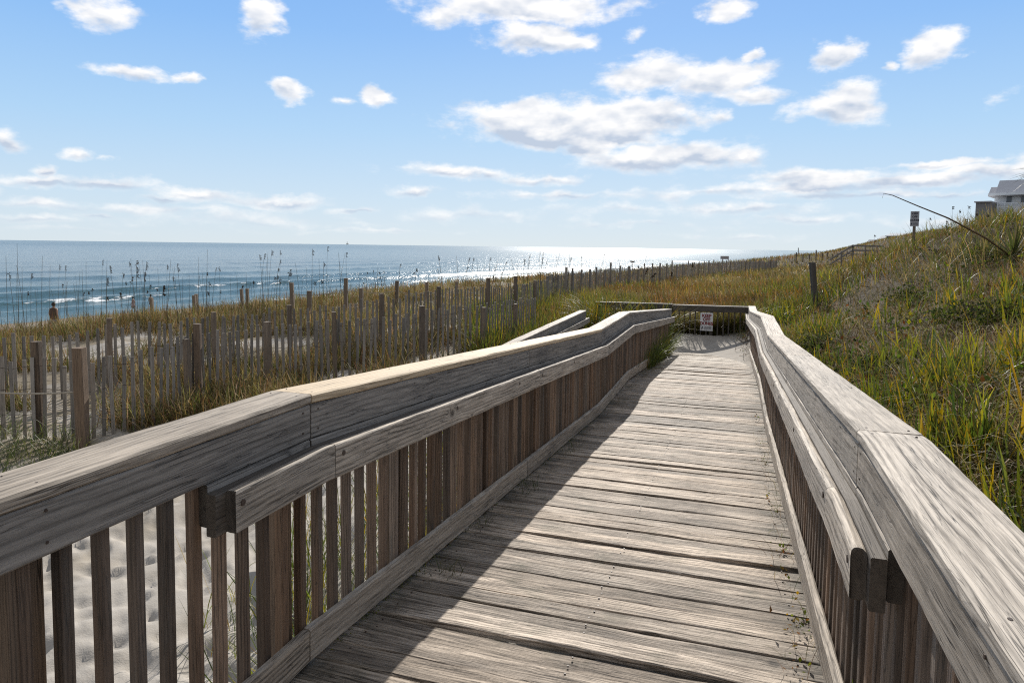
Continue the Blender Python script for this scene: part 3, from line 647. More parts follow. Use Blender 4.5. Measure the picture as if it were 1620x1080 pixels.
def blades(name,B,H,Wd,lean,az,bend,col,mt,tipcol=None,segs=3,**kw):
    """B: n x 3 roots; each blade a bent tapering strip with segs segments"""
    n_=len(B); t=np.linspace(0,1,segs+1)[None,:]; H=H[:,None]; az=az[:,None]; lean=lean[:,None]; bend=bend[:,None]
    th=lean+bend*t   # angle from the vertical grows along the blade
    ds=H/segs; sx=np.cumsum(np.c_[np.zeros(n_),(np.sin(th[:,1:])*ds)],1); sz=np.cumsum(np.c_[np.zeros(n_),(np.cos(th[:,1:])*ds)],1)
    cx=B[:,0:1]+np.cos(az)*sx; cy=B[:,1:2]+np.sin(az)*sx; cz=B[:,2:3]+sz
    fa=az+math.pi/2+rng.normal(0,.5,(n_,1)); wx=np.cos(fa)*Wd[:,None]/2; wy=np.sin(fa)*Wd[:,None]/2
    prof=np.array([.7,1.,.75,.5,.3][:segs+1]) if segs>1 else np.array([1.,0]); prof=np.interp(t[0],[0,.35,.75,1],[.65,1,.6,.0])
    V=[]; 
    L=np.stack([cx-wx*prof,cy-wy*prof,cz],-1); Rr=np.stack([cx+wx*prof,cy+wy*prof,cz],-1)
    V=np.concatenate([L[:,:segs],Rr[:,:segs],L[:,segs:segs+1]],1)   # left 0..segs-1, right segs..2segs-1, tip 2segs
    nv=2*segs+1; base=(np.arange(n_)*nv)[:,None]; loops=[]; tots=[]
    pat=[]; tt=[]
    for i in range(segs-1): pat+=[i,segs+i,segs+i+1,i+1]; tt.append(4)
    pat+=[segs-1,2*segs-1,2*segs]; tt.append(3)
    loops=(base+np.array(pat)[None,:]).ravel(); tots=np.tile(tt,n_)
    me=bpy.data.meshes.new(name); fastmesh(me,V.reshape(-1,3),loops,tots)
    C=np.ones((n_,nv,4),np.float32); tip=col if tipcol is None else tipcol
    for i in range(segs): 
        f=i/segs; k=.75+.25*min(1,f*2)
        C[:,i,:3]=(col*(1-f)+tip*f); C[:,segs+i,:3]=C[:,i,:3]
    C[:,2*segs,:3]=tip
    a=me.attributes.new('col','FLOAT_COLOR','POINT'); a.data.foreach_set('color',C.ravel())
    me.materials.append(mt); o=bpy.data.objects.new(name,me); COL.objects.link(o); return tag(o,**kw)
def leaves(name,B,size,col,mt,**kw):
    n_=len(B); a=rng.random((n_,1))*6.283; e=rng.normal(.5,.5,(n_,1)); s=size[:,None]
    d=np.c_[np.cos(a)*np.cos(e),np.sin(a)*np.cos(e),np.sin(e)]; w=np.c_[-np.sin(a),np.cos(a),np.zeros_like(a)]; up_=np.cross(d,w)
    V=np.stack([B,B+d*s*.45+w*s*.3+up_*s*.08,B+d*s,B+d*s*.45-w*s*.3+up_*s*.08],1)
    me=bpy.data.meshes.new(name); fastmesh(me,V.reshape(-1,3),np.arange(n_*4),np.full(n_,4))
    C=np.ones((n_,4,4),np.float32); C[:,:,:3]=col[:,None]; at_=me.attributes.new('col','FLOAT_COLOR','POINT'); at_.data.foreach_set('color',C.ravel())
    me.materials.append(mt); o=bpy.data.objects.new(name,me); COL.objects.link(o); return tag(o,**kw)
def pal(n_,cols,wts=None,j=.18):
    cols=np.array(cols); k=rng.choice(len(cols),n_,p=wts); c=cols[k]*(1+rng.normal(0,j,(n_,1))); return np.clip(c*(1+rng.normal(0,.06,(n_,3))),.004,.9)
def scatter(n_,px0,px1,D0,D1,pw=1.):
    """random ground spots inside a wedge of the place; density falls with distance"""
    u=rng.random(n_); D=(D0**(-pw)+(D1**(-pw)-D0**(-pw))*u)**(-1/pw) if pw!=0 else D0*(D1/D0)**u
    x=px0+(px1-px0)*rng.random(n_); t=(x-810)/F
    X=(t*r0[0]-math.sin(YAW))*D; Y=(t*r0[1]+math.cos(YAW))*D; return X,Y,D
def offwalk(X,Y,m=.0):
    a=(X>XL-.28-m)&(X<XR+.22+m)&(Y<20.6); b=(X>-3.95)&(X<XL)&(Y>9.3)&(Y<20.6); return ~(a|b)
def clump(X,Y,k,r):
    X=np.repeat(X,k)+rng.normal(0,1,len(X)*k)*np.repeat(r,k) if np.ndim(r) else np.repeat(X,k)+rng.normal(0,r,len(X)*k)
    return X
def place(X,Y): return np.c_[X,Y,height(X,Y,False)-.02]
WIND=2.6
DRY=[(.135,.088,.047),(.095,.058,.034),(.185,.135,.07),(.05,.035,.022),(.30,.255,.175)]
OL=[(.115,.10,.038),(.165,.13,.048),(.205,.15,.065),(.08,.082,.03),(.26,.20,.105)]
GR=[(.07,.092,.02),(.108,.122,.024),(.042,.058,.018),(.19,.17,.032),(.23,.155,.035)]
# --- right slope: matted dry grass
def slope_spots(n_,Dmin,Dmax,x0=1130,x1=1900,pw=.6):
    X,Y,D=scatter(n_,x0,x1,Dmin,Dmax,pw); k=offwalk(X,Y)&(X>XR+.2); return X[k],Y[k],D[k]
X,Y,D=slope_spots(150000,1.2,40,1050,1950,.35)
nn=len(X); tall=vn(X,Y,2.,41); H=(.2+.36*rng.random(nn))*(.55+.5*tall+.7*vn(X,Y,.45,43)**2)
redz=vn(X,Y,2.6,44); c=pal(nn,DRY,[.27,.3,.15,.2,.08])*.85; green=pal(nn,OL); m_=(vn(X,Y,3.3,42)+rng.normal(0,.2,nn)+np.clip((D-6)/20,0,.14))>.46; c[m_]=green[m_]
m_=(redz>.6)&(D>7); c[m_]*=np.array([1.15,.85,.75]); c*=(.45+1.*vn(X,Y,.7,80))[:,None]
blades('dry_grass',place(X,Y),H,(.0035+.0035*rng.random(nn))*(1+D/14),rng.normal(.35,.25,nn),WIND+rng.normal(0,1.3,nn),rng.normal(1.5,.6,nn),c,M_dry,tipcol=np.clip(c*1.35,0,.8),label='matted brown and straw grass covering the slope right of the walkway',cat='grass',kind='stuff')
# --- right slope: green blades in clumps
X,Y,D=slope_spots(2600,1.3,45,1050,1950,.3); m_=(vn(X,Y,1.6,46)+rng.normal(0,.1,len(X)))>.57; X,Y,D=X[m_],Y[m_],D[m_]
X2,Y2,D2=slope_spots(2600,1.5,11,1100,2000,-.6); m_=(vn(X2,Y2,.7,47)+rng.normal(0,.07,len(X2)))>.6; X,Y,D=np.r_[X,X2[m_]],np.r_[Y,Y2[m_]],np.r_[D,D2[m_]]
k=8; r=.045; X=np.repeat(X,k)+rng.normal(0,r,len(X)*k); Y=np.repeat(Y,k)+rng.normal(0,r,len(Y)*k); D=np.repeat(D,k); nn=len(X)
yel=np.repeat(rng.random(nn//k),k); c=pal(nn,GR,[.24,.30,.18,.20,.08]); ty=np.where((yel>.9)[:,None],np.array([[.36,.25,.05]]),c*1.25)
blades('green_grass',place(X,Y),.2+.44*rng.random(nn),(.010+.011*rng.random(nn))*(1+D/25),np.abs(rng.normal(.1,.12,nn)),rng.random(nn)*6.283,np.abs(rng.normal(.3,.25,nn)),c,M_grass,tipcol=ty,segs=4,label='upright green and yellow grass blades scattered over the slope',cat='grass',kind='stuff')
# --- leafy ground cover patches
X,Y,D=slope_spots(30000,2,40,1100,1950,.35); m_=(vn(X,Y,1.7,51)*.7+vn(X,Y,.5,52)*.3)>.58; X,Y=X[m_],Y[m_]; D=D[m_]; nn=len(X)
B=place(X,Y); B[:,2]+=.05+.3*rng.random(nn)
leaves('ground_cover',B,(.03+.035*rng.random(nn))*(1+D/20),pal(nn,[(.05,.075,.02),(.09,.12,.025),(.22,.2,.03),(.12,.06,.025),(.035,.05,.015)],[.3,.3,.12,.13,.15]),M_leaf,label='low leafy creeper patches among the slope grass',cat='ground cover',kind='stuff')
# pale seed fluff and glints: bent straw
X,Y,D=slope_spots(9000,2,30,1050,1950,.35); nn=len(X); B=place(X,Y); B[:,2]+=.12+.2*rng.random(nn)
blades('straw',B,.10+.25*rng.random(nn),.004+.003*rng.random(nn),rng.normal(.9,.4,nn),WIND+rng.normal(0,1.,nn),rng.normal(1.4,.4,nn),pal(nn,[(.5,.45,.36),(.42,.36,.27)]),M_dry,label='pale bent straw lying over the brown slope grass',cat='grass',kind='stuff')
# --- flat behind the landing and dune meadow ahead
X,Y,D=scatter(115000,820,1520,19,420,.5); pxs=proj(np.zeros(3)) if 0 else None; k_=offwalk(X,Y)&(X>crestX(Y)+1)&(X<1.5+(Y-19)*.10+rng.normal(0,1.6,len(X))+np.clip(D-60,0,400)*.6); X,Y,D=X[k_],Y[k_],D[k_]; nn=len(X)
q=vn(X,Y,2.5,61)+rng.normal(0,.16,nn); c=pal(nn,OL,[.25,.25,.2,.18,.12]); c[vn(X,Y,3.,62)>.6]*=np.array([.85,.65,.6]); g=pal(nn,GR,[.3,.3,.1,.2,.1]); near=(q+np.clip((30-D)/40,-.3,.2))>.60; c[near]=g[near]; c*=(.5+.95*vn(X,Y,.9,78))[:,None]
blades('meadow_grass',place(X,Y),.38+.4*rng.random(nn),(.009+.007*rng.random(nn))*(1+D/28),np.abs(rng.normal(.15,.15,nn)),WIND+rng.normal(0,1.4,nn),np.abs(rng.normal(.6,.4,nn)),c,M_grass,tipcol=c*1.3,label='golden green dune grass filling the ground beyond the landing',cat='grass',kind='stuff')
# --- left dune: tufts with bare sand between
X,Y,D=scatter(34000,-350,900,10.,75,.45); q=vn(X,Y,3.4,71)*.55+vn(X,Y,1.3,72)*.45
k_=offwalk(X,Y)&(X>crestX(Y)-3)&((q>.36-np.clip((D-17)/30,0,.4)+np.where(D<10.8,.1,0))); X,Y,D=X[k_],Y[k_],D[k_]
k=7; X=np.repeat(X,k)+rng.normal(0,.09,len(X)*k); Y=np.repeat(Y,k)+rng.normal(0,.09,len(Y)*k); D=np.repeat(D,k); nn=len(X)
c=pal(nn,[(.25,.185,.075),(.34,.285,.17),(.15,.15,.05),(.19,.115,.055),(.10,.115,.033),(.30,.25,.12)],[.24,.12,.2,.2,.16,.08]); c*=(.38+.85*vn(X,Y,.8,77))[:,None]*np.array([1,.97,1.05])
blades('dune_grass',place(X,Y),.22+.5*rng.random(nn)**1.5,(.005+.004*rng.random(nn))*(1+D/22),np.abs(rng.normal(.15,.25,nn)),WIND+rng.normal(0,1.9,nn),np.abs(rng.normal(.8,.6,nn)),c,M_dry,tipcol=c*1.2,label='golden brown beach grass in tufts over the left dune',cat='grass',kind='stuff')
# --- tall green grass between the ramp and the fence
X,Y,D=scatter(3600,745,1010,13.5,26,.3); k_=offwalk(X,Y,.05)&(X<-1.2)&((X-xyD(860,17)[0])*1.>-3.2); X,Y,D=X[k_],Y[k_],D[k_]
k=5; X=np.repeat(X,k)+rng.normal(0,.06,len(X)*k); Y=np.repeat(Y,k)+rng.normal(0,.06,len(Y)*k); nn=len(X); c=pal(nn,GR+[(.17,.12,.05)],[.25,.2,.18,.1,.09,.18]); c*=(.45+.9*vn(X,Y,.5,79))[:,None]
blades('green_grass',place(X,Y),.35+.6*rng.random(nn),.010+.008*rng.random(nn),np.abs(rng.normal(.12,.1,nn)),rng.random(nn)*6.283,np.abs(rng.normal(.5,.3,nn)),c,M_grass,tipcol=c*1.3,segs=4,label='tall bright green grass between the return ramp and the slat fence',cat='grass',kind='stuff')
# --- grass on the sand below the left railing
def tufts(name,spots,k,h,label,w=.009,cols=GR,wts=None,sp=.05,z=None,bend=.5,group=None):
    X=np.array([s[0] for s in spots]); Y=np.array([s[1] for s in spots]); X=np.repeat(X,k)+rng.normal(0,sp,len(X)*k); Y=np.repeat(Y,k)+rng.normal(0,sp,len(Y)*k); nn=len(X)
    c=pal(nn,cols,wts); B=place(X,Y) if z is None else np.c_[X,Y,np.repeat(np.array(z,float),k)]
    return blades(name,B,h*(.5+.6*rng.random(nn)),w*(.7+.6*rng.random(nn)),np.abs(rng.normal(.15,.15,nn)),rng.random(nn)*6.283,np.abs(rng.normal(bend,.3,nn)),c,M_grass,tipcol=c*1.25,segs=4,label=label,cat='grass',kind='stuff')
sp1=[(-1.9-rng.random()*.45,2.6+rng.random()*6.8) for _ in range(190)]+[(-2.3-rng.random()*1.3,3.9+rng.random()*6) for _ in range(130)]
tufts('green_grass',sp1,9,1.05,'yellow green grass growing on the sand just outside the left railing',wts=[.28,.3,.12,.2,.1])
sp1=[(-2.2-rng.random()*1.6,3.2+rng.random()*4) for _ in range(14)]
tufts('grass',sp1,12,.3,'small separate grass tufts on the bare sand below the railing',w=.006)
sp1=[]
for _ in range(60):
    q=xyD(-60+rng.random()*190,7.6+rng.random()*2.2); sp1.append((q[0],q[1]))
tufts('grass',sp1,14,.62,'dark green grass clump at the foot of the fence at far left',w=.007,cols=[(.05,.075,.02),(.09,.11,.03),(.14,.14,.05)],bend=1.1)
#================================================================== MORE below
#------------------------------------------------------------------ weeds on and beside the walk
tufts('green_grass',[(XL-.22-.15*rng.random(),12.2+6.2*rng.random()) for _ in range(55)],12,1.15,'green grass clump pushing through the left railing near the landing',w=.012,wts=[.4,.35,.15,.06,.04],bend=.9)
q_=[(XL+.0+.08*rng.random(),12.8+5.2*rng.random()**.8) for _ in range(60)]
tufts('grass',q_,11,.85,'green grass hanging over the kick board at the end of the left railing',z=[deckz(q[1])-.02 for q in q_],w=.010,wts=[.4,.35,.15,.06,.04],bend=.9)
def leafy(name,spots,k,sz,cols,label,spread=(.03,.05,.02),cat='weeds'):
    P=np.array(spots,float); P=np.repeat(P,k,0)+rng.normal(0,1,(len(P)*k,3))*np.array(spread); nn=len(P)
    return leaves(name,P,sz*(.6+.8*rng.random(nn)),pal(nn,cols),M_leaf,label=label,cat=cat,kind='stuff')
ys=2.4+7*rng.random(260)**1.2
leafy('moss',[(XL-.005+.01*rng.random(),y,deckz(y)+.006) for y in ys],3,.009,[(.10,.13,.02),(.2,.2,.03),(.06,.09,.02)],'tiny yellow green weeds in the gap under the left kick board',(.010,.02,.006),'moss')
sp1=[(XR-.04-.05*rng.random(),y,deckz(y)+.02) for y in (3.0,3.35,3.4,3.45,4.0,4.4,5.2,5.4,6.8,7.6,9)]
leafy('weeds',sp1,14,.022,[(.12,.15,.03),(.25,.17,.04),(.08,.1,.03),(.2,.1,.04)],'small straggling weeds along the foot of the right railing',(.03,.07,.02))
st_=np.array([(XR-.03,2.9+.13*k) for k in range(44)])
tufts('grass',[tuple(q) for q in st_],3,.20,'thin dry grass wisps along the right kick board',w=.0028,cols=[(.2,.17,.09),(.12,.12,.04),(.16,.1,.05)],z=[deckz(q[1]) for q in st_],bend=1.3)
WY=(3.25,3.3,3.36,4.1,4.9,5.0,5.05,6.3,6.35,6.5,9.2,9.3,10.4,10.5,12)
tufts('grass',[(XL+.03+.1*rng.random(),y) for y in WY],10,.17,'short grass sprigs growing between boards by the left kick board',w=.004,z=[deckz(y)-.02 for y in WY],cols=[(.05,.07,.025),(.12,.11,.05)],bend=1.2)
# broad blades in the foreground gap of the right railing
def bigblades(label,roots,specs,wd,cols,name='grass_clump',cat='grass'):
    B=np.array(roots,float); k=len(B); sp=np.array(specs,float)
    c=np.array(cols)[rng.integers(0,len(cols),k)]
    o=blades(name,B,sp[:,0],np.full(k,wd)*(.7+.6*rng.random(k)),sp[:,1],sp[:,2],sp[:,3],c,M_grass,tipcol=c*1.2,segs=4,label=label,cat=cat); return o
for (X,Y,z,k,h,lb) in ((XR+.03,2.32,-1.78,9,.42,'green broad grass blades poking up between kick board and right railing in the foreground'),):
    bigblades(lb,[(X+rng.normal(0,.012),Y+rng.normal(0,.05),z) for _ in range(k)],[(h*(.6+.5*rng.random()),.12+.15*rng.random(),WIND+rng.normal(0,.8),.3+.6*rng.random()) for _ in range(k)],.013,[(.12,.19,.03),(.2,.24,.03),(.09,.14,.03)])
# broad-leaved plant at the right edge, below the cap
for X,Y,lb in ((1.05,1.75,'broad bladed green plant at the right edge just beyond the near cap board'),(1.35,2.5,'tall reed like green plant behind the near right cap board')):
    z=float(height(np.array([X]),np.array([Y]),False)[0])
    bigblades(lb,[(X+rng.normal(0,.06),Y+rng.normal(0,.06),z) for _ in range(11)],[(.75+.3*rng.random(),.15+.2*rng.random(),rng.random()*6.28,.7+.9*rng.random()) for _ in range(11)],.026,[(.11,.15,.03),(.16,.19,.035),(.3,.2,.04),(.08,.11,.03)],'reed_clump','plant')
# dead leaf and twigs on the planks
M_deadleaf=plain('dead leaf brown',(.22,.12,.05),.8,.2,.3,60.)
for (x,y,lb) in ((1218,968,'curled dead brown leaf standing on a plank near the right railing'),):
    p=onp=None; d=ray(x,y); p=d*(-1.695/d[2]); mb=MB(); mb.tube([p,p+np.array([.004,0,.012]),p+np.array([.0,.004,.032])],[.001,.007,.001],6); mb.build('dead_leaf',M_deadleaf,label=lb,cat='leaf')
# dead vine over the railing end by the landing
M_twig=plain('dry twig',(.13,.085,.05),.8,.2,.3,40.)
vn_=thing('dead_vine','brown dead vine tangled over the end of the right railing by the landing','vine',(.33,18.4,-2.6))
for q in range(16):
    Y=16.3+3.4*rng.random(); X=.36; p=np.array([X,Y,-2.72+1.0*rng.random()]); pts=[p]
    for _ in range(7): p=p+np.array([rng.normal(-.015,.05),rng.normal(0,.11),rng.normal(-.03,.08)]); p[2]=max(p[2],-2.72); p[0]=min(p[0],.37); pts.append(p)
    mb=MB(); mb.tube(pts,.0045,4); kid(mb,'stem',M_twig,vn_)
lf=leafy('leaf_cluster',[(.33-.1*rng.random(),17+3.*rng.random(),-2.66+.5*rng.random()**2) for _ in range(60)],5,.035,[(.17,.1,.05),(.08,.07,.03),(.11,.12,.04)],'withered leaves of the dead vine by the landing',(.04,.08,.06))
leafy('weeds',[(.3-.35*rng.random()**2,19.2+1.1*rng.random(),-2.45+.2*rng.random()) for _ in range(50)],8,.035,[(.10,.12,.04),(.07,.08,.03),(.16,.12,.06)],'leafy weeds in the right corner of the sandy landing',(.05,.06,.07))
#------------------------------------------------------------------ sea oats
M_oat=plain('sea oat stalk',(.09,.075,.045),.8,.2,.2,30.); M_oath=plain('sea oat seed head',(.06,.042,.026),.8,.2,.3,30.)
def sea_oat(x,ytop,D,head,label,group,r=.004):
    r*=1.9
    b=xyD(x,D); z=float(height(np.array([b[0]]),np.array([b[1]]),False)[0]); tp=at(x+rng.normal(2,5),ytop,D); H=tp[2]-z
    if H<.3: return
    o=thing('sea_oats',label,'sea oats',(b[0],b[1],z),group=group); side=np.array([tp[0]-b[0],tp[1]-b[1],0])
    P=[side*(t**1.8)+np.array([0,0,H*t]) for t in np.linspace(0,1,7)]
    mb=MB(); mb.tube(P,[r*(1-.55*t) for t in np.linspace(0,1,7)],4); mb.build('stalk',M_oat,o,origin=(0,0,0))
    if head>0:
        mb=MB(); k=int(10*head)+4
        for i in range(k):
            t=1-.0-.26*min(1,head)*i/k; q=side*(t**1.8)+np.array([0,0,H*t]); a=rng.normal(.3,.9); L=(.05+.05*rng.random())*(.6+.5*head)
            e=q+np.array([math.cos(a)*L,math.sin(a)*L*.5,-L*.5+.02]); mb.tube([q,(q+e)/2+np.array([0,0,.012]),e],[.004,.015*head**.5,.005],4)
        mb.build('seed_head',M_oath,o,origin=(0,0,0))
SO=[(215,413,.9),(222,415,.5),(181,421,.5),(226,431,.6),(199,438,.6),(192,463,.7),(254,452,1.1),(286,418,.5),(165,440,.5),(457,427,.4),(436,436,.4),(510,415,.4),(540,400,0),(8,405,0),(26,385,0),(62,405,0),(20,432,.4),(129,425,0),(325,395,0),(262,410,0),(390,430,0),(404,445,.3),(120,430,0),(36,420,0),(97,445,0),
 (700,405,.5),(735,408,.4),(697,425,.3),(762,420,0),(773,408,.4),(827,410,.5),(853,408,.6),(790,430,.4),(655,425,.4),(630,418,.4),(605,430,.4),(920,405,.3),(950,402,.2),(1018,405,.3),(985,408,0)]
def zone(x):
    for lim,t in ((86,'left of the person in dark clothes'),(211,'between the person in dark clothes and the walking pair'),(300,'just right of the walking pair'),(384,'left of the twin rope posts'),(470,'right of the twin rope posts'),(560,'left of the middle rope posts'),(700,'above the middle rope posts'),(830,'above the right rope posts'),(2000,'against the sun glitter')):
        if x<lim: return t
for x,y,h in SO:
    D=rng.uniform(17,23) if x<560 else rng.uniform(26,36)+max(0,x-850)*.12
    sea_oat(x,y,D,h,('dark headed sea oat stalk ' if h>.45 else 'thin sea oat stalk ')+zone(x),('dark headed sea oats ' if h>.45 else 'thin sea oats ')+zone(x),.0045 if x<560 else .007)
for k in range(130):
    x=rng.uniform(-10,560) if k<95 else rng.uniform(560,900); D=rng.uniform(16,24) if x<560 else rng.uniform(26,40)
    yb=np.interp(x,[0,300,540,700,900],[492,480,460,440,420]); y=yb-rng.uniform(15,75)*(1 if x<560 else .45)
    sea_oat(x,y,D,0 if rng.random()<.6 else .3,'thin sea oat stalk '+zone(x),'thin sea oats '+zone(x),.0036 if x<560 else .006)
# oats on the right skyline
for x,y,D in ((1340,398,34),(1381,372,26),(1375,380,27),(1470,345,20),(1495,350,20),(1503,327,19),(1520,333,19),(1525,326,19),(1540,338,18),(1557,340,18),(1283,415,24),(1237,425,30),(1240,418,31),(1253,414,33),(1310,408,38),(1262,412,40)):
    sea_oat(x,y,D,.25,'seed headed grass stalk on the crest of the right slope against the sky','grass stalks on the slope crest',.0028)
# dark brown seed heads beyond the landing, near the far fence
for x,y,D in ((871,437,30),(878,436,30),(1016,425,38),(1022,432,38),(998,430,40),(1093,415,48),(1060,430,40)):
    sea_oat(x,y,D,1.6,'reddish brown bushy seed head among the grass by the farthest slat fence','reddish brown seed heads',.006)
#------------------------------------------------------------------ brown forb stems on the slope
for k in range(34):
    X,Y,D=slope_spots(1,2.2,14,1300,1750,0)
    if len(X)==0: continue
    z=float(height(X,Y,False)[0]); b=np.array([X[0],Y[0],z]); o=thing('dead_weed','dry branching brown weed stem standing in the slope grass','weed',tuple(b),group='dead weeds on the slope')
    H=.35+.35*rng.random(); l=rng.normal(0,.15,2); mb=MB(); mb.tube([(0,0,0),(l[0]*.4,l[1]*.4,H*.5),(l[0],l[1],H)],[.003,.0025,.001],4)
    for q in range(7):
        t=.35+.6*rng.random(); p=np.array([l[0]*t,l[1]*t,H*t]); a=rng.random()*6.28; L=.05+.1*rng.random(); mb.tube([p,p+np.array([math.cos(a)*L,math.sin(a)*L,L*.8])],[.0018,.001],3)
    mb.build('stem',M_twig,o,origin=(0,0,0))
#------------------------------------------------------------------ shrubs
def shrub(x,y,D,r,cols,label,k=900,sz=.05,name='shrub'):
    p=at(x,y,D); z=float(height(np.array([p[0]]),np.array([p[1]]),False)[0]); o=thing(name,label,'shrub',(p[0],p[1],z))
    u=rng.normal(0,1,(k,3)); u/=np.linalg.norm(u,axis=1)[:,None]; rad=(.55+.5*rng.random((k,1)))*(.75+.5*vn(u[:,0]*3+9,u[:,2]*3+9,1.,81))[:,None]; B=u*rad*np.array([r,r,r*.75]); B[:,2]=np.abs(B[:,2])
    a=leaves('foliage',B,sz*(.6+.8*rng.random(k)),pal(k,cols),M_leaf); child(a,o)
    for q in range(6):
        mb=MB(); e=rng.normal(0,.4,2)*r; mb.tube([(0,0,-.05),(e[0]*.5,e[1]*.5,r*.3),(e[0],e[1],r*.65)],[.02,.012,.005],5); mb.build('stem',M_twig,o,origin=(0,0,0))
shrub(1187,468,25,.5,[(.02,.035,.015),(.035,.05,.02)],'small dark green bush in the meadow behind the landing',1400,.06)
shrub(1265,462,27,.4,[(.3,.24,.02),(.12,.13,.03)],'low yellow flowering clump behind the lone dark post',500,.04)
for x,y,D,r,lb in ((1300,555,12,.45,'low dark creeper mound on the slope just beyond the railing end'),(1535,470,10,.55,'dark leafy bush high on the right slope'),(1440,470,14,.5,'dark leafy bush midway up the slope'),(1600,480,9,.45,'dark leafy bush at the right edge of the slope'),(1390,545,9,.35,'low leafy mound in the middle of the slope'),(1560,400,16,.6,'dark green bush near the top of the slope')):
    shrub(x,y,D,r,[(.03,.042,.015),(.06,.075,.02),(.10,.11,.025),(.02,.03,.012)],lb,1500,.045)
#------------------------------------------------------------------ spiky yucca with leaning bloom stalk; palm beyond the frame edge
M_yucca=leafmat('yucca leaf',.2,.45,.4)
def sword(root,az,el_,L,w,col,mb):
    d=np.array([math.cos(az)*math.cos(el_),math.sin(az)*math.cos(el_),math.sin(el_)]); s_=np.array([-math.sin(az),math.cos(az),0])
    pts=[(0,1.),(0.35,1.),(.7,.7),(1.,0.02)]; ps=[]
    for t,k in pts: ps.append((np.array(root)+d*L*t-np.array([0,0,.22*L*t*t]),k*w/2))
    for (p,a),(q,b) in zip(ps[:-1],ps[1:]):
        u=np.array([0,0,a*.35]); u2=np.array([0,0,b*.35]); mb.quad(p-s_*a+u,p-0*u,q-0*u,q-s_*b+u2); mb.quad(p,p+s_*a+u,q+s_*b+u2,q)
def setcol(o,c): a=o.data.attributes.new('col','FLOAT_COLOR','POINT'); a.data.foreach_set('color',np.tile(np.array([*c,1],np.float32),len(o.data.vertices)))
def yucca(x,y,D,L,k,label,stalk=None):
    p=at(x,y,D); z=float(height(np.array([p[0]]),np.array([p[1]]),False)[0]); base=np.array([p[0],p[1],z]); o=thing('yucca',label,'yucca',tuple(base))
    hh=max(.1,p[2]-z); mb=MB(); mb.tube([(0,0,-.1),(0,0,hh)],[.07,.05],8); mb.build('trunk',M_twig,o,origin=(0,0,0))
    for i in range(k):
        mb=MB(); sword((0,0,hh),rng.random()*6.283,rng.uniform(-.35,1.45),L*(.75+.4*rng.random()),.032,None,mb); f=mb.build('leaf',M_yucca,o,origin=(0,0,0)); setcol(f,pal(1,[(.045,.06,.022),(.09,.105,.035),(.16,.14,.06)])[0])
    if stalk:
        q=[at(*s_)-base for s_ in stalk]; q=[np.array([0,0,hh])]+q; mb=MB(); mb.tube(q,[.022,.02,.017,.013,.009,.005,.004][:len(q)],5); mb.build('bloom_stalk',M_twig,o,origin=(0,0,0))
yucca(1603,408,15,.95,70,'spiky dark green yucca on the slope with a long leaning dead bloom stalk',[(1560,377,14.8),(1500,345,14.6),(1450,325,14.5),(1412,309,14.4),(1398,306,14.4),(1396,313,14.4)])
def palm(x,y,D,label):
    p=at(x,y,D); z=float(height(np.array([p[0]]),np.array([p[1]]),False)[0]); o=thing('palm_tree',label,'palm',(p[0],p[1],z)); hh=p[2]-z
    mb=MB(); mb.tube([(0,0,-.2),(.03,0,hh*.5),(0,0,hh)],[.14,.12,.11],10); mb.build('trunk',M_twig,o,origin=(0,0,0))
    for i in range(46):
        mb=MB(); sword((0,0,hh),rng.random()*6.283,rng.uniform(-.5,1.3),.85*(.8+.3*rng.random()),.04,None,mb); f=mb.build('frond',M_yucca,o,origin=(0,0,0)); setcol(f,pal(1,[(.03,.045,.02),(.05,.065,.025)])[0])
palm(1652,272,17,'dark spiky palm whose leaf tips enter the frame at the upper right edge')
#------------------------------------------------------------------ houses, far stair
M_white=plain('white clapboard',(.88,.92,.95),.6,.3,.04,3.); M_roof=plain('grey metal roof',(.5,.5,.52),.5,.4,.06,3.); M_grey=plain('grey shingle wall',(.26,.25,.25),.8,.2,.08,3.)
mg,n,o=mat('window glass'); principled(n,o,(.10,.13,.16),.1,.6); M_glass=mg
FU=[0.]
def fD(px,D): return D*(FU[0]**2+1)/((px-810)/F*FU[0]+1)
def boxat(name,px0,px1,y0,y1,D,depth,mt,par,seams=0,dd=0):
    a=at(px0,y1,fD(px0,D+dd)); b=at(px1,y1,fD(px1,D+dd)); t=at(px0,y0,fD(px0,D+dd)); h=t[2]-a[2]; w=np.linalg.norm((b-a)[:2]); ux=(b-a)[:2]/w; nrm=np.array([-ux[1],ux[0]])
    c=np.array([*(a[:2]+ux*w/2+nrm*depth/2),a[2]+h/2]); rot=np.array([[ux[0],nrm[0],0],[ux[1],nrm[1],0],[0,0,1.]])
    mb=MB(); mb.box(c,(w,depth,h),rot)
    for i in range(seams): mb.box(c+rot@np.array([-w/2+w*(i+.5)/seams,-depth/2-.03,0]),(.06,.06,h),rot)
    V=np.array(mb.v)-np.array(par.location); mb.v=list(V); return mb.build(name,mt,par,origin=(0,0,0))
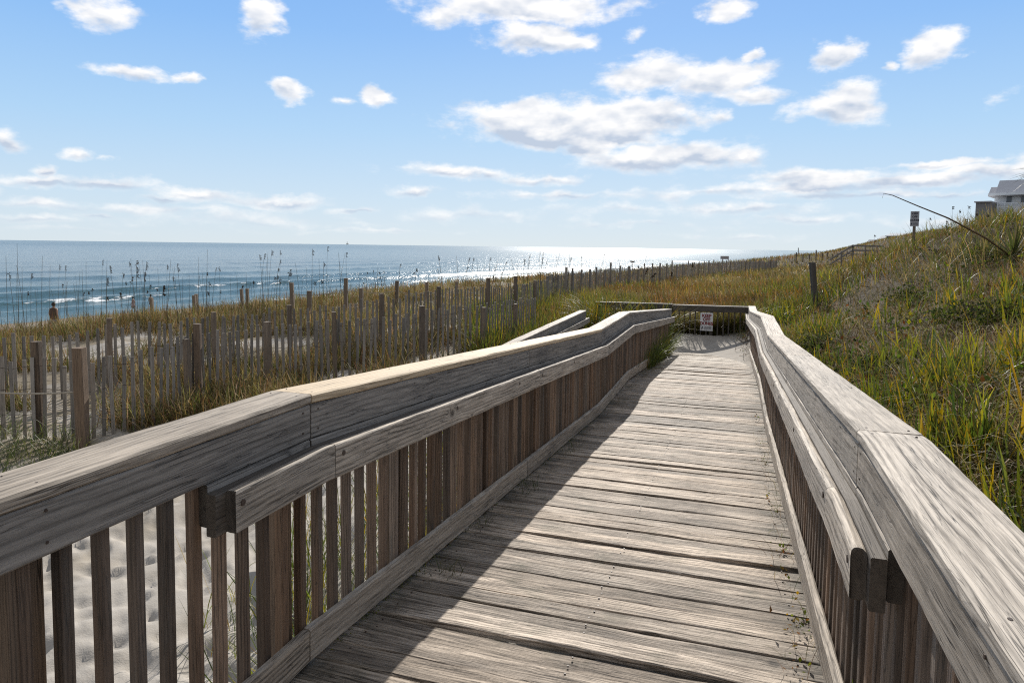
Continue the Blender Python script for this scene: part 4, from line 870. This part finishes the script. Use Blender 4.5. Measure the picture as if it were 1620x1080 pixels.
def slope_roof(name,px0,px1,yr,ye,D,run,mt,par,seams):
    """a pitched roof face with standing seams, eave at depth D, ridge 'run' metres behind"""
    a=at(px0,ye,fD(px0,D)); b=at(px1,ye,fD(px1,D)); ux=b-a; ux[2]=0; w=np.linalg.norm(ux); ux/=w; nrm=np.array([-ux[1],ux[0],0]); r0_=at(px0,yr,fD(px0,D)+run); H=r0_[2]-a[2]
    A=a; B=a+ux*w; C=B+nrm*run+np.array([0,0,H]); Dd=A+nrm*run+np.array([0,0,H]); E_=A+nrm*2*run; G=B+nrm*2*run; mb=MB(); L=np.array(par.location); th=np.array([0,0,.12])
    for q in ((A,B,C,Dd),(Dd,C,G,E_),(A-th,E_-th,G-th,B-th),(A-th,B-th,B,A)): mb.quad(*[p-L for p in q])
    for t_ in (A,B): 
        i=len(mb.v); 
        for q in (t_,t_+nrm*run+np.array([0,0,H]),t_+nrm*2*run): mb.v.append(q-L); mb.gc.append((0,0,0)); mb.rn.append(0)
        mb.f.append((i,i+1,i+2))
    for i in range(seams):
        p=A+ux*w*(i+.5)/seams; mb.tube([p-L+np.array([0,0,.01]),p+nrm*run*.97+np.array([0,0,H*.97+.01])-L],.02,4)
    return mb.build(name,mt,par,origin=(0,0,0))
FU[0]=.95
hs=thing('house','white beach house with a grey metal roof at the upper right edge','house',tuple(at(1620,345,60)))
boxat('wall',1571,1800,309,352,60,9,M_white,hs)
slope_roof('roof',1573,1800,287,309,59.4,2.5,M_roof,hs,0)
slope_roof('porch_roof',1563,1574,297,309,59.6,1.5,M_roof,hs,0)
boxat('eave',1563,1800,306,309.5,59.2,.25,M_white,hs)
for a,b,y0,y1 in ((1591,1601,310,321),(1614,1622,310,321)):
    f=boxat('window_frame',a,b,y0,y1,59.95,.06,M_white,hs); g=boxat('pane',a+1,b-1,y0+1,y1-1,59.9,.05,M_glass,hs); m_=MB()
for y in (321.,327.): boxat('balcony_rail',1577,1610,y,y+.8,58.6,.05,M_white,hs)
for x in (1577,1588,1599,1609.4): boxat('balcony_post',x,x+.7,321,334,58.62,.05,M_white,hs)
h2=thing('outbuilding','low flat roofed grey building just left of the white beach house','building',tuple(at(1554,350,58)))
boxat('wall',1542,1567,320.5,352,58,4,M_grey,h2); boxat('roof',1541,1568,318.5,320.5,57.8,4.4,M_roof,h2)
M_hz=plain('far siding paled as haze',(.50,.53,.56),.7,.2,.05,2.); M_hzr=plain('far roof paled as haze',(.36,.39,.42),.6,.3,.05,2.)  # far house colours toned to paint in haze
for (a,b,yr,ye,yb,D,lb) in ((1366,1400,379,391,408,150,'far pale house with a hipped grey roof beyond the stair'),(1388,1409,373,378,400,170,'farther pale house peeking above the hipped roof'),(1400,1440,369,373,398,130,'pale flat roofed house just over the slope crest')):
    o=thing('far_house',lb,'house',tuple(at((a+b)/2,yb,D))); boxat('wall',a+1,b-1,ye,yb,D,8,M_hz,o); slope_roof('roof',a,b,yr,ye,D-.8,4.5,M_hzr,o,0)
    for k in range(3): boxat('window',a+5+k*8,a+8+k*8,ye+2,ye+6,D-.1,.1,M_glass,o)
FU[0]=0.
cs=thing('dune_stair','grey wooden dune crossover stair with railings descending left from the slope','stair',tuple(at(1350,410,58)))
def bar(name,p,q,r): mb=MB(); L=np.array(cs.location); p=np.array(p); q=np.array(q); d=(q-p); side=np.cross(d,(0,0,1.)); mb.sweep([p-L,q-L],rect(r,r),side); mb.build(name,M_farwood,cs,origin=(0,0,0))
for dd in (0,1.6):
    for y0 in (388.8,396):
        bar('rail',at(1349,y0,58+dd),at(1398,y0+1,57+dd),.13); bar('rail',at(1349,y0,58+dd),at(1313,y0+22,60+dd),.13)
    for x,yt in ((1349.5,388.5),(1369,389),(1388,389.5),(1331,399.5)): bar('post',at(x,yt,58+dd),at(x,yt+24,58+dd)+np.array([.001,0,0]),.14)
for k in range(9):
    t=k/8; a=at(1349-36*t,402+20*t,58+2*t); b=at(1349-36*t,402+20*t,59.6+2*t); mb=MB(); L=np.array(cs.location); mb.sweep([a-L,b-L],rect(.3,.05),(math.cos(YAW),math.sin(YAW),0)); mb.build('tread',M_farwood,cs,origin=(0,0,0))
mb=MB(); L=np.array(cs.location); mb.sweep([at(1349,402,58.8)-L,at(1398,403,57.8)-L],rect(1.7,.06),(-math.sin(YAW),math.cos(YAW),0)); mb.build('platform',M_farwood,cs,origin=(0,0,0))
# small far things
def small(name,label,cat,parts):
    base=parts[0][0]; o=thing(name,label,cat,tuple(base))
    for nm,p,q,r,mt in [(b_[1],b_[2],b_[3],b_[4],b_[5]) for b_ in parts]:
        mb=MB(); mb.tube([np.array(p)-base,np.array(q)-base],r,6); mb.build(nm,mt,o,origin=(0,0,0))
b=at(1000,424,60)
small('board_sign','little board on a thin pole in the dune grass against the sea glitter','sign',[(b,'pole',at(1000,428,60),at(1000,413.5,60),.04,M_dark),(b,'board',at(997,413.6,60),at(1003.7,414,60),.075,M_dark)])
b=at(1147,414,140); o=thing('lifeguard_stand','small grey box like stand far along the dune before the sea','stand',tuple(b)); boxat('cabin',1142,1153,405,410,140,1.,M_grey,o)
for x in (1142.5,1152): boxat('stand_leg',x,x+.8,410,416,140,.1,M_grey,o)
mb=MB(); mb.tube([at(1263,402,200),at(1263,392,200)],.12,5); mb.build('flagpole',M_farwood,label='thin pole standing on the farthest dune by the horizon',cat='pole')
o=thing('ship','tiny dark ship on the horizon left of centre','ship',tuple(at(549,386.4,5200))); 
boxat('hull',547.6,550.6,385.6,386.6,5200,20,M_dark,o); boxat('mast',548.8,549.4,382.5,385.6,5200,4,M_dark,o)
far=[(1254,107),(1330,118)]
P=polyline([(1258,95),(1300,100),(1345,108)],1.9)
o=thing('sand_fence','sparse far fence posts in the haze below the dune stair','fence',(P[0][0][0],P[0][0][1],-2.))
for i,(p,t) in enumerate(P):
    x_,y_,z_=proj((p[0],p[1],-1.)); zt=at(x_,400.5+rng.normal(0,1.3)-(4 if i==3 else 0),z_)[2]; mb=MB(); mb.sweep([(p[0],p[1],zt-2.2),(p[0],p[1],zt)],rect(.16,.16),(1,0,0),up=(0,1,0)); kid(mb,'post',M_fpost,o)
#------------------------------------------------------------------ driftwood beams on the sand by the fence (seen between balusters)
mb=MB(); mb.sweep([(-2.95,4.1,-2.74),(-3.9,5.0,-2.70)],rect(.14,.05),(.7,.7,0)); mb.build('fallen_board',M_shade,label='grey board lying on the sand behind the left balusters',cat='board')
#------------------------------------------------------------------ people on the beach
M_skin=plain('tanned skin',(.30,.18,.12),.6,.3,.05); M_hair=plain('dark hair',(.04,.028,.02),.7,.3); 
M_cl1=plain('dark brown shirt',(.09,.06,.045),.9,.1); M_cl2=plain('faded rose dress',(.38,.27,.25),.9,.1); M_cl3=plain('beige shirt',(.33,.27,.22),.9,.1); M_cl4=plain('grey shorts',(.14,.14,.16),.9,.1)
def person(x,yfeet,D,label,facing,top_m,low_m,kind,stride=.25,arm=.3,H=1.72,beach=True):
    p=at(x,yfeet,D); z=p[2]
    o=bpy.data.objects.new('person',None)
    V=[];E_=[];Rd=[]
    def v(x_,y_,z_,r): V.append((x_,y_,z_)); Rd.append(r); return len(V)-1
    def e(a,b): E_.append((a,b))
    pel=v(0,0,.93,.135); ab=v(0,.01,1.08,.12); ch=v(0,0,1.27,.145); up=v(0,0,1.41,.10); nk=v(0,.015,1.49,.05); hd=v(0,.03,1.57,.075); hc=v(0,.035,1.65,.095); ht=v(0,.03,1.72,.055)
    for a,b in ((pel,ab),(ab,ch),(ch,up),(up,nk),(nk,hd),(hd,hc),(hc,ht)): e(a,b)
    face=v(0,.10,1.60,.025); e(hc,face)
    for s_ in (-1,1):
        f=stride*s_; hp=v(.09*s_,0,.88,.095); kn=v(.10*s_,f*.5+.03,.48,.058); an=v(.10*s_,f-.02,.09,.038); to=v(.11*s_,f+.15,.04,.03)
        e(pel,hp);e(hp,kn);e(kn,an);e(an,to)
        sh=v(.18*s_,0,1.40,.055); el_=v(.24*s_,-f*.5*arm-.03,1.12,.038); wr=v(.25*s_,-f*arm+.08,.89,.026); ha=v(.25*s_,-f*arm+.12,.80,.034); fi=v(.25*s_,-f*arm+.14,.73,.018)
        e(up,sh);e(sh,el_);e(el_,wr);e(wr,ha);e(ha,fi)
    me=bpy.data.meshes.new('person'); me.from_pydata(V,E_,[]); ob=bpy.data.objects.new('body_tmp',me); COL.objects.link(ob)
    sk=ob.modifiers.new('s','SKIN'); sk.use_smooth_shade=True
    for i,r in enumerate(Rd): me.skin_vertices[0].data[i].radius=(r,r*.85)
    me.skin_vertices[0].data[0].use_root=True
    ob.modifiers.new('b','SUBSURF').levels=1
    dg=bpy.context.evaluated_depsgraph_get(); m2=bpy.data.meshes.new_from_object(ob.evaluated_get(dg)); bpy.data.objects.remove(ob); m2.name='person'; m2.materials.clear(); m2.materials.append(M_skin)
    o=bpy.data.objects.new('person',m2); COL.objects.link(o); o.location=(p[0],p[1],z); o.rotation_euler=(0,0,facing); o.scale=(H/1.78,)*3
    tag(o,label,'person')
    def ringmesh(name,rings,mt):
        mb=MB(); S_=12; b0=0
        for (cy,cz,rx,ry) in rings:
            for j in range(S_): a=2*math.pi*j/S_; mb.v.append(np.array((rx*math.cos(a),cy+ry*math.sin(a),cz))); mb.gc.append((0,0,0)); mb.rn.append(0)
        for i in range(len(rings)-1):
            for j in range(S_): k=(j+1)%S_; mb.f.append((i*S_+j,i*S_+k,(i+1)*S_+k,(i+1)*S_+j))
        mb.f.append(tuple(range(S_))[::-1]); mb.f.append(tuple((len(rings)-1)*S_+j for j in range(S_))); return mb.build(name,mt,o,origin=(0,0,0),smooth=True)
    if kind=='dress': ringmesh('dress',[(0,.52,.25,.22),(0,.8,.21,.17),(0,1.05,.17,.135),(0,1.27,.20,.15),(0,1.42,.16,.11),(0,1.46,.09,.08)],top_m)
    else:
        ringmesh('shirt',[(0,.86,.19,.15),(0,1.05,.18,.14),(0,1.27,.21,.155),(0,1.42,.17,.115),(0,1.46,.08,.075)],top_m); ringmesh('shorts',[(0,.62,.22,.17),(0,.82,.19,.15),(0,.96,.17,.14)],low_m)
    ringmesh('hair',[(.01,1.55,.05,.05),(.005,1.60,.096,.085),(.01,1.67,.100,.09),(.02,1.73,.07,.065),(.025,1.755,.03,.03)],M_hair)
def feet_y(x,D):
    b=xyD(x,D); z=float(height(np.array([b[0]]),np.array([b[1]]),False)[0]); return proj((b[0],b[1],z))[1]
for x,D,lb,fc,tm,lm,kd,H in ((86,36,'person in dark clothes seen from behind, half hidden by the dune grass at far left',.3,M_cl1,M_cl4,'shirt',1.78),
    (211,72,'person in a pale knee length dress walking along the water, left of the pair',1.9,M_cl2,M_cl2,'dress',1.62),(239,75,'person in a beige shirt and shorts leaning forward, right of the pair by the water',1.2,M_cl3,M_cl4,'shirt',1.72)):
    person(x,feet_y(x,D),D,lb,fc,tm,lm,kd,H=H)

tufts('dry_grass',[(-4.2+4.7*rng.random(),20.65+.9*rng.random()) for _ in range(620)],11,1.05,'brown and green grass crowding up behind the dark landing railing',w=.009,cols=[(.13,.085,.04),(.09,.07,.03),(.10,.11,.03),(.17,.14,.05),(.05,.045,.02)],bend=.8)
tufts('green_grass',[(-4.3+2.5*rng.random(),18.9+2.2*rng.random()) for _ in range(150)],11,1.65,'tall green grass spilling over the left part of the dark landing railing',w=.012,bend=1.0)

X,Y,D=scatter(2600,1400,1700,15,27,.3); k_=X>4.; X,Y,D=X[k_],Y[k_],D[k_]; nn=len(X); c=pal(nn,OL+GR[:2])
blades('crest_grass',place(X,Y),.45+.45*rng.random(nn),.010+.006*rng.random(nn),np.abs(rng.normal(.12,.12,nn)),WIND+rng.normal(0,1.2,nn),np.abs(rng.normal(.8,.4,nn)),c,M_grass,tipcol=c*1.2,segs=4,label='shaggy longer grass along the crest of the right slope',cat='grass',kind='stuff')
X=XR+.26+1.3*rng.random(900)**1.5; Y=1.6+15*rng.random(900); m_=vn(X,Y,.8,90)>.62; X,Y=X[m_],Y[m_]; k=6; X=np.repeat(X,k)+rng.normal(0,.04,len(X)*k); Y=np.repeat(Y,k)+rng.normal(0,.04,len(Y)*k); nn=len(X); c=pal(nn,GR,[.2,.32,.14,.24,.10])
blades('green_grass',place(X,Y),.35+.45*rng.random(nn),.010+.009*rng.random(nn),np.abs(rng.normal(.12,.1,nn)),rng.random(nn)*6.283,np.abs(rng.normal(.5,.3,nn)),c,M_grass,tipcol=c*1.25,segs=4,label='tall green grass growing close against the outside of the right railing',cat='grass',kind='stuff')
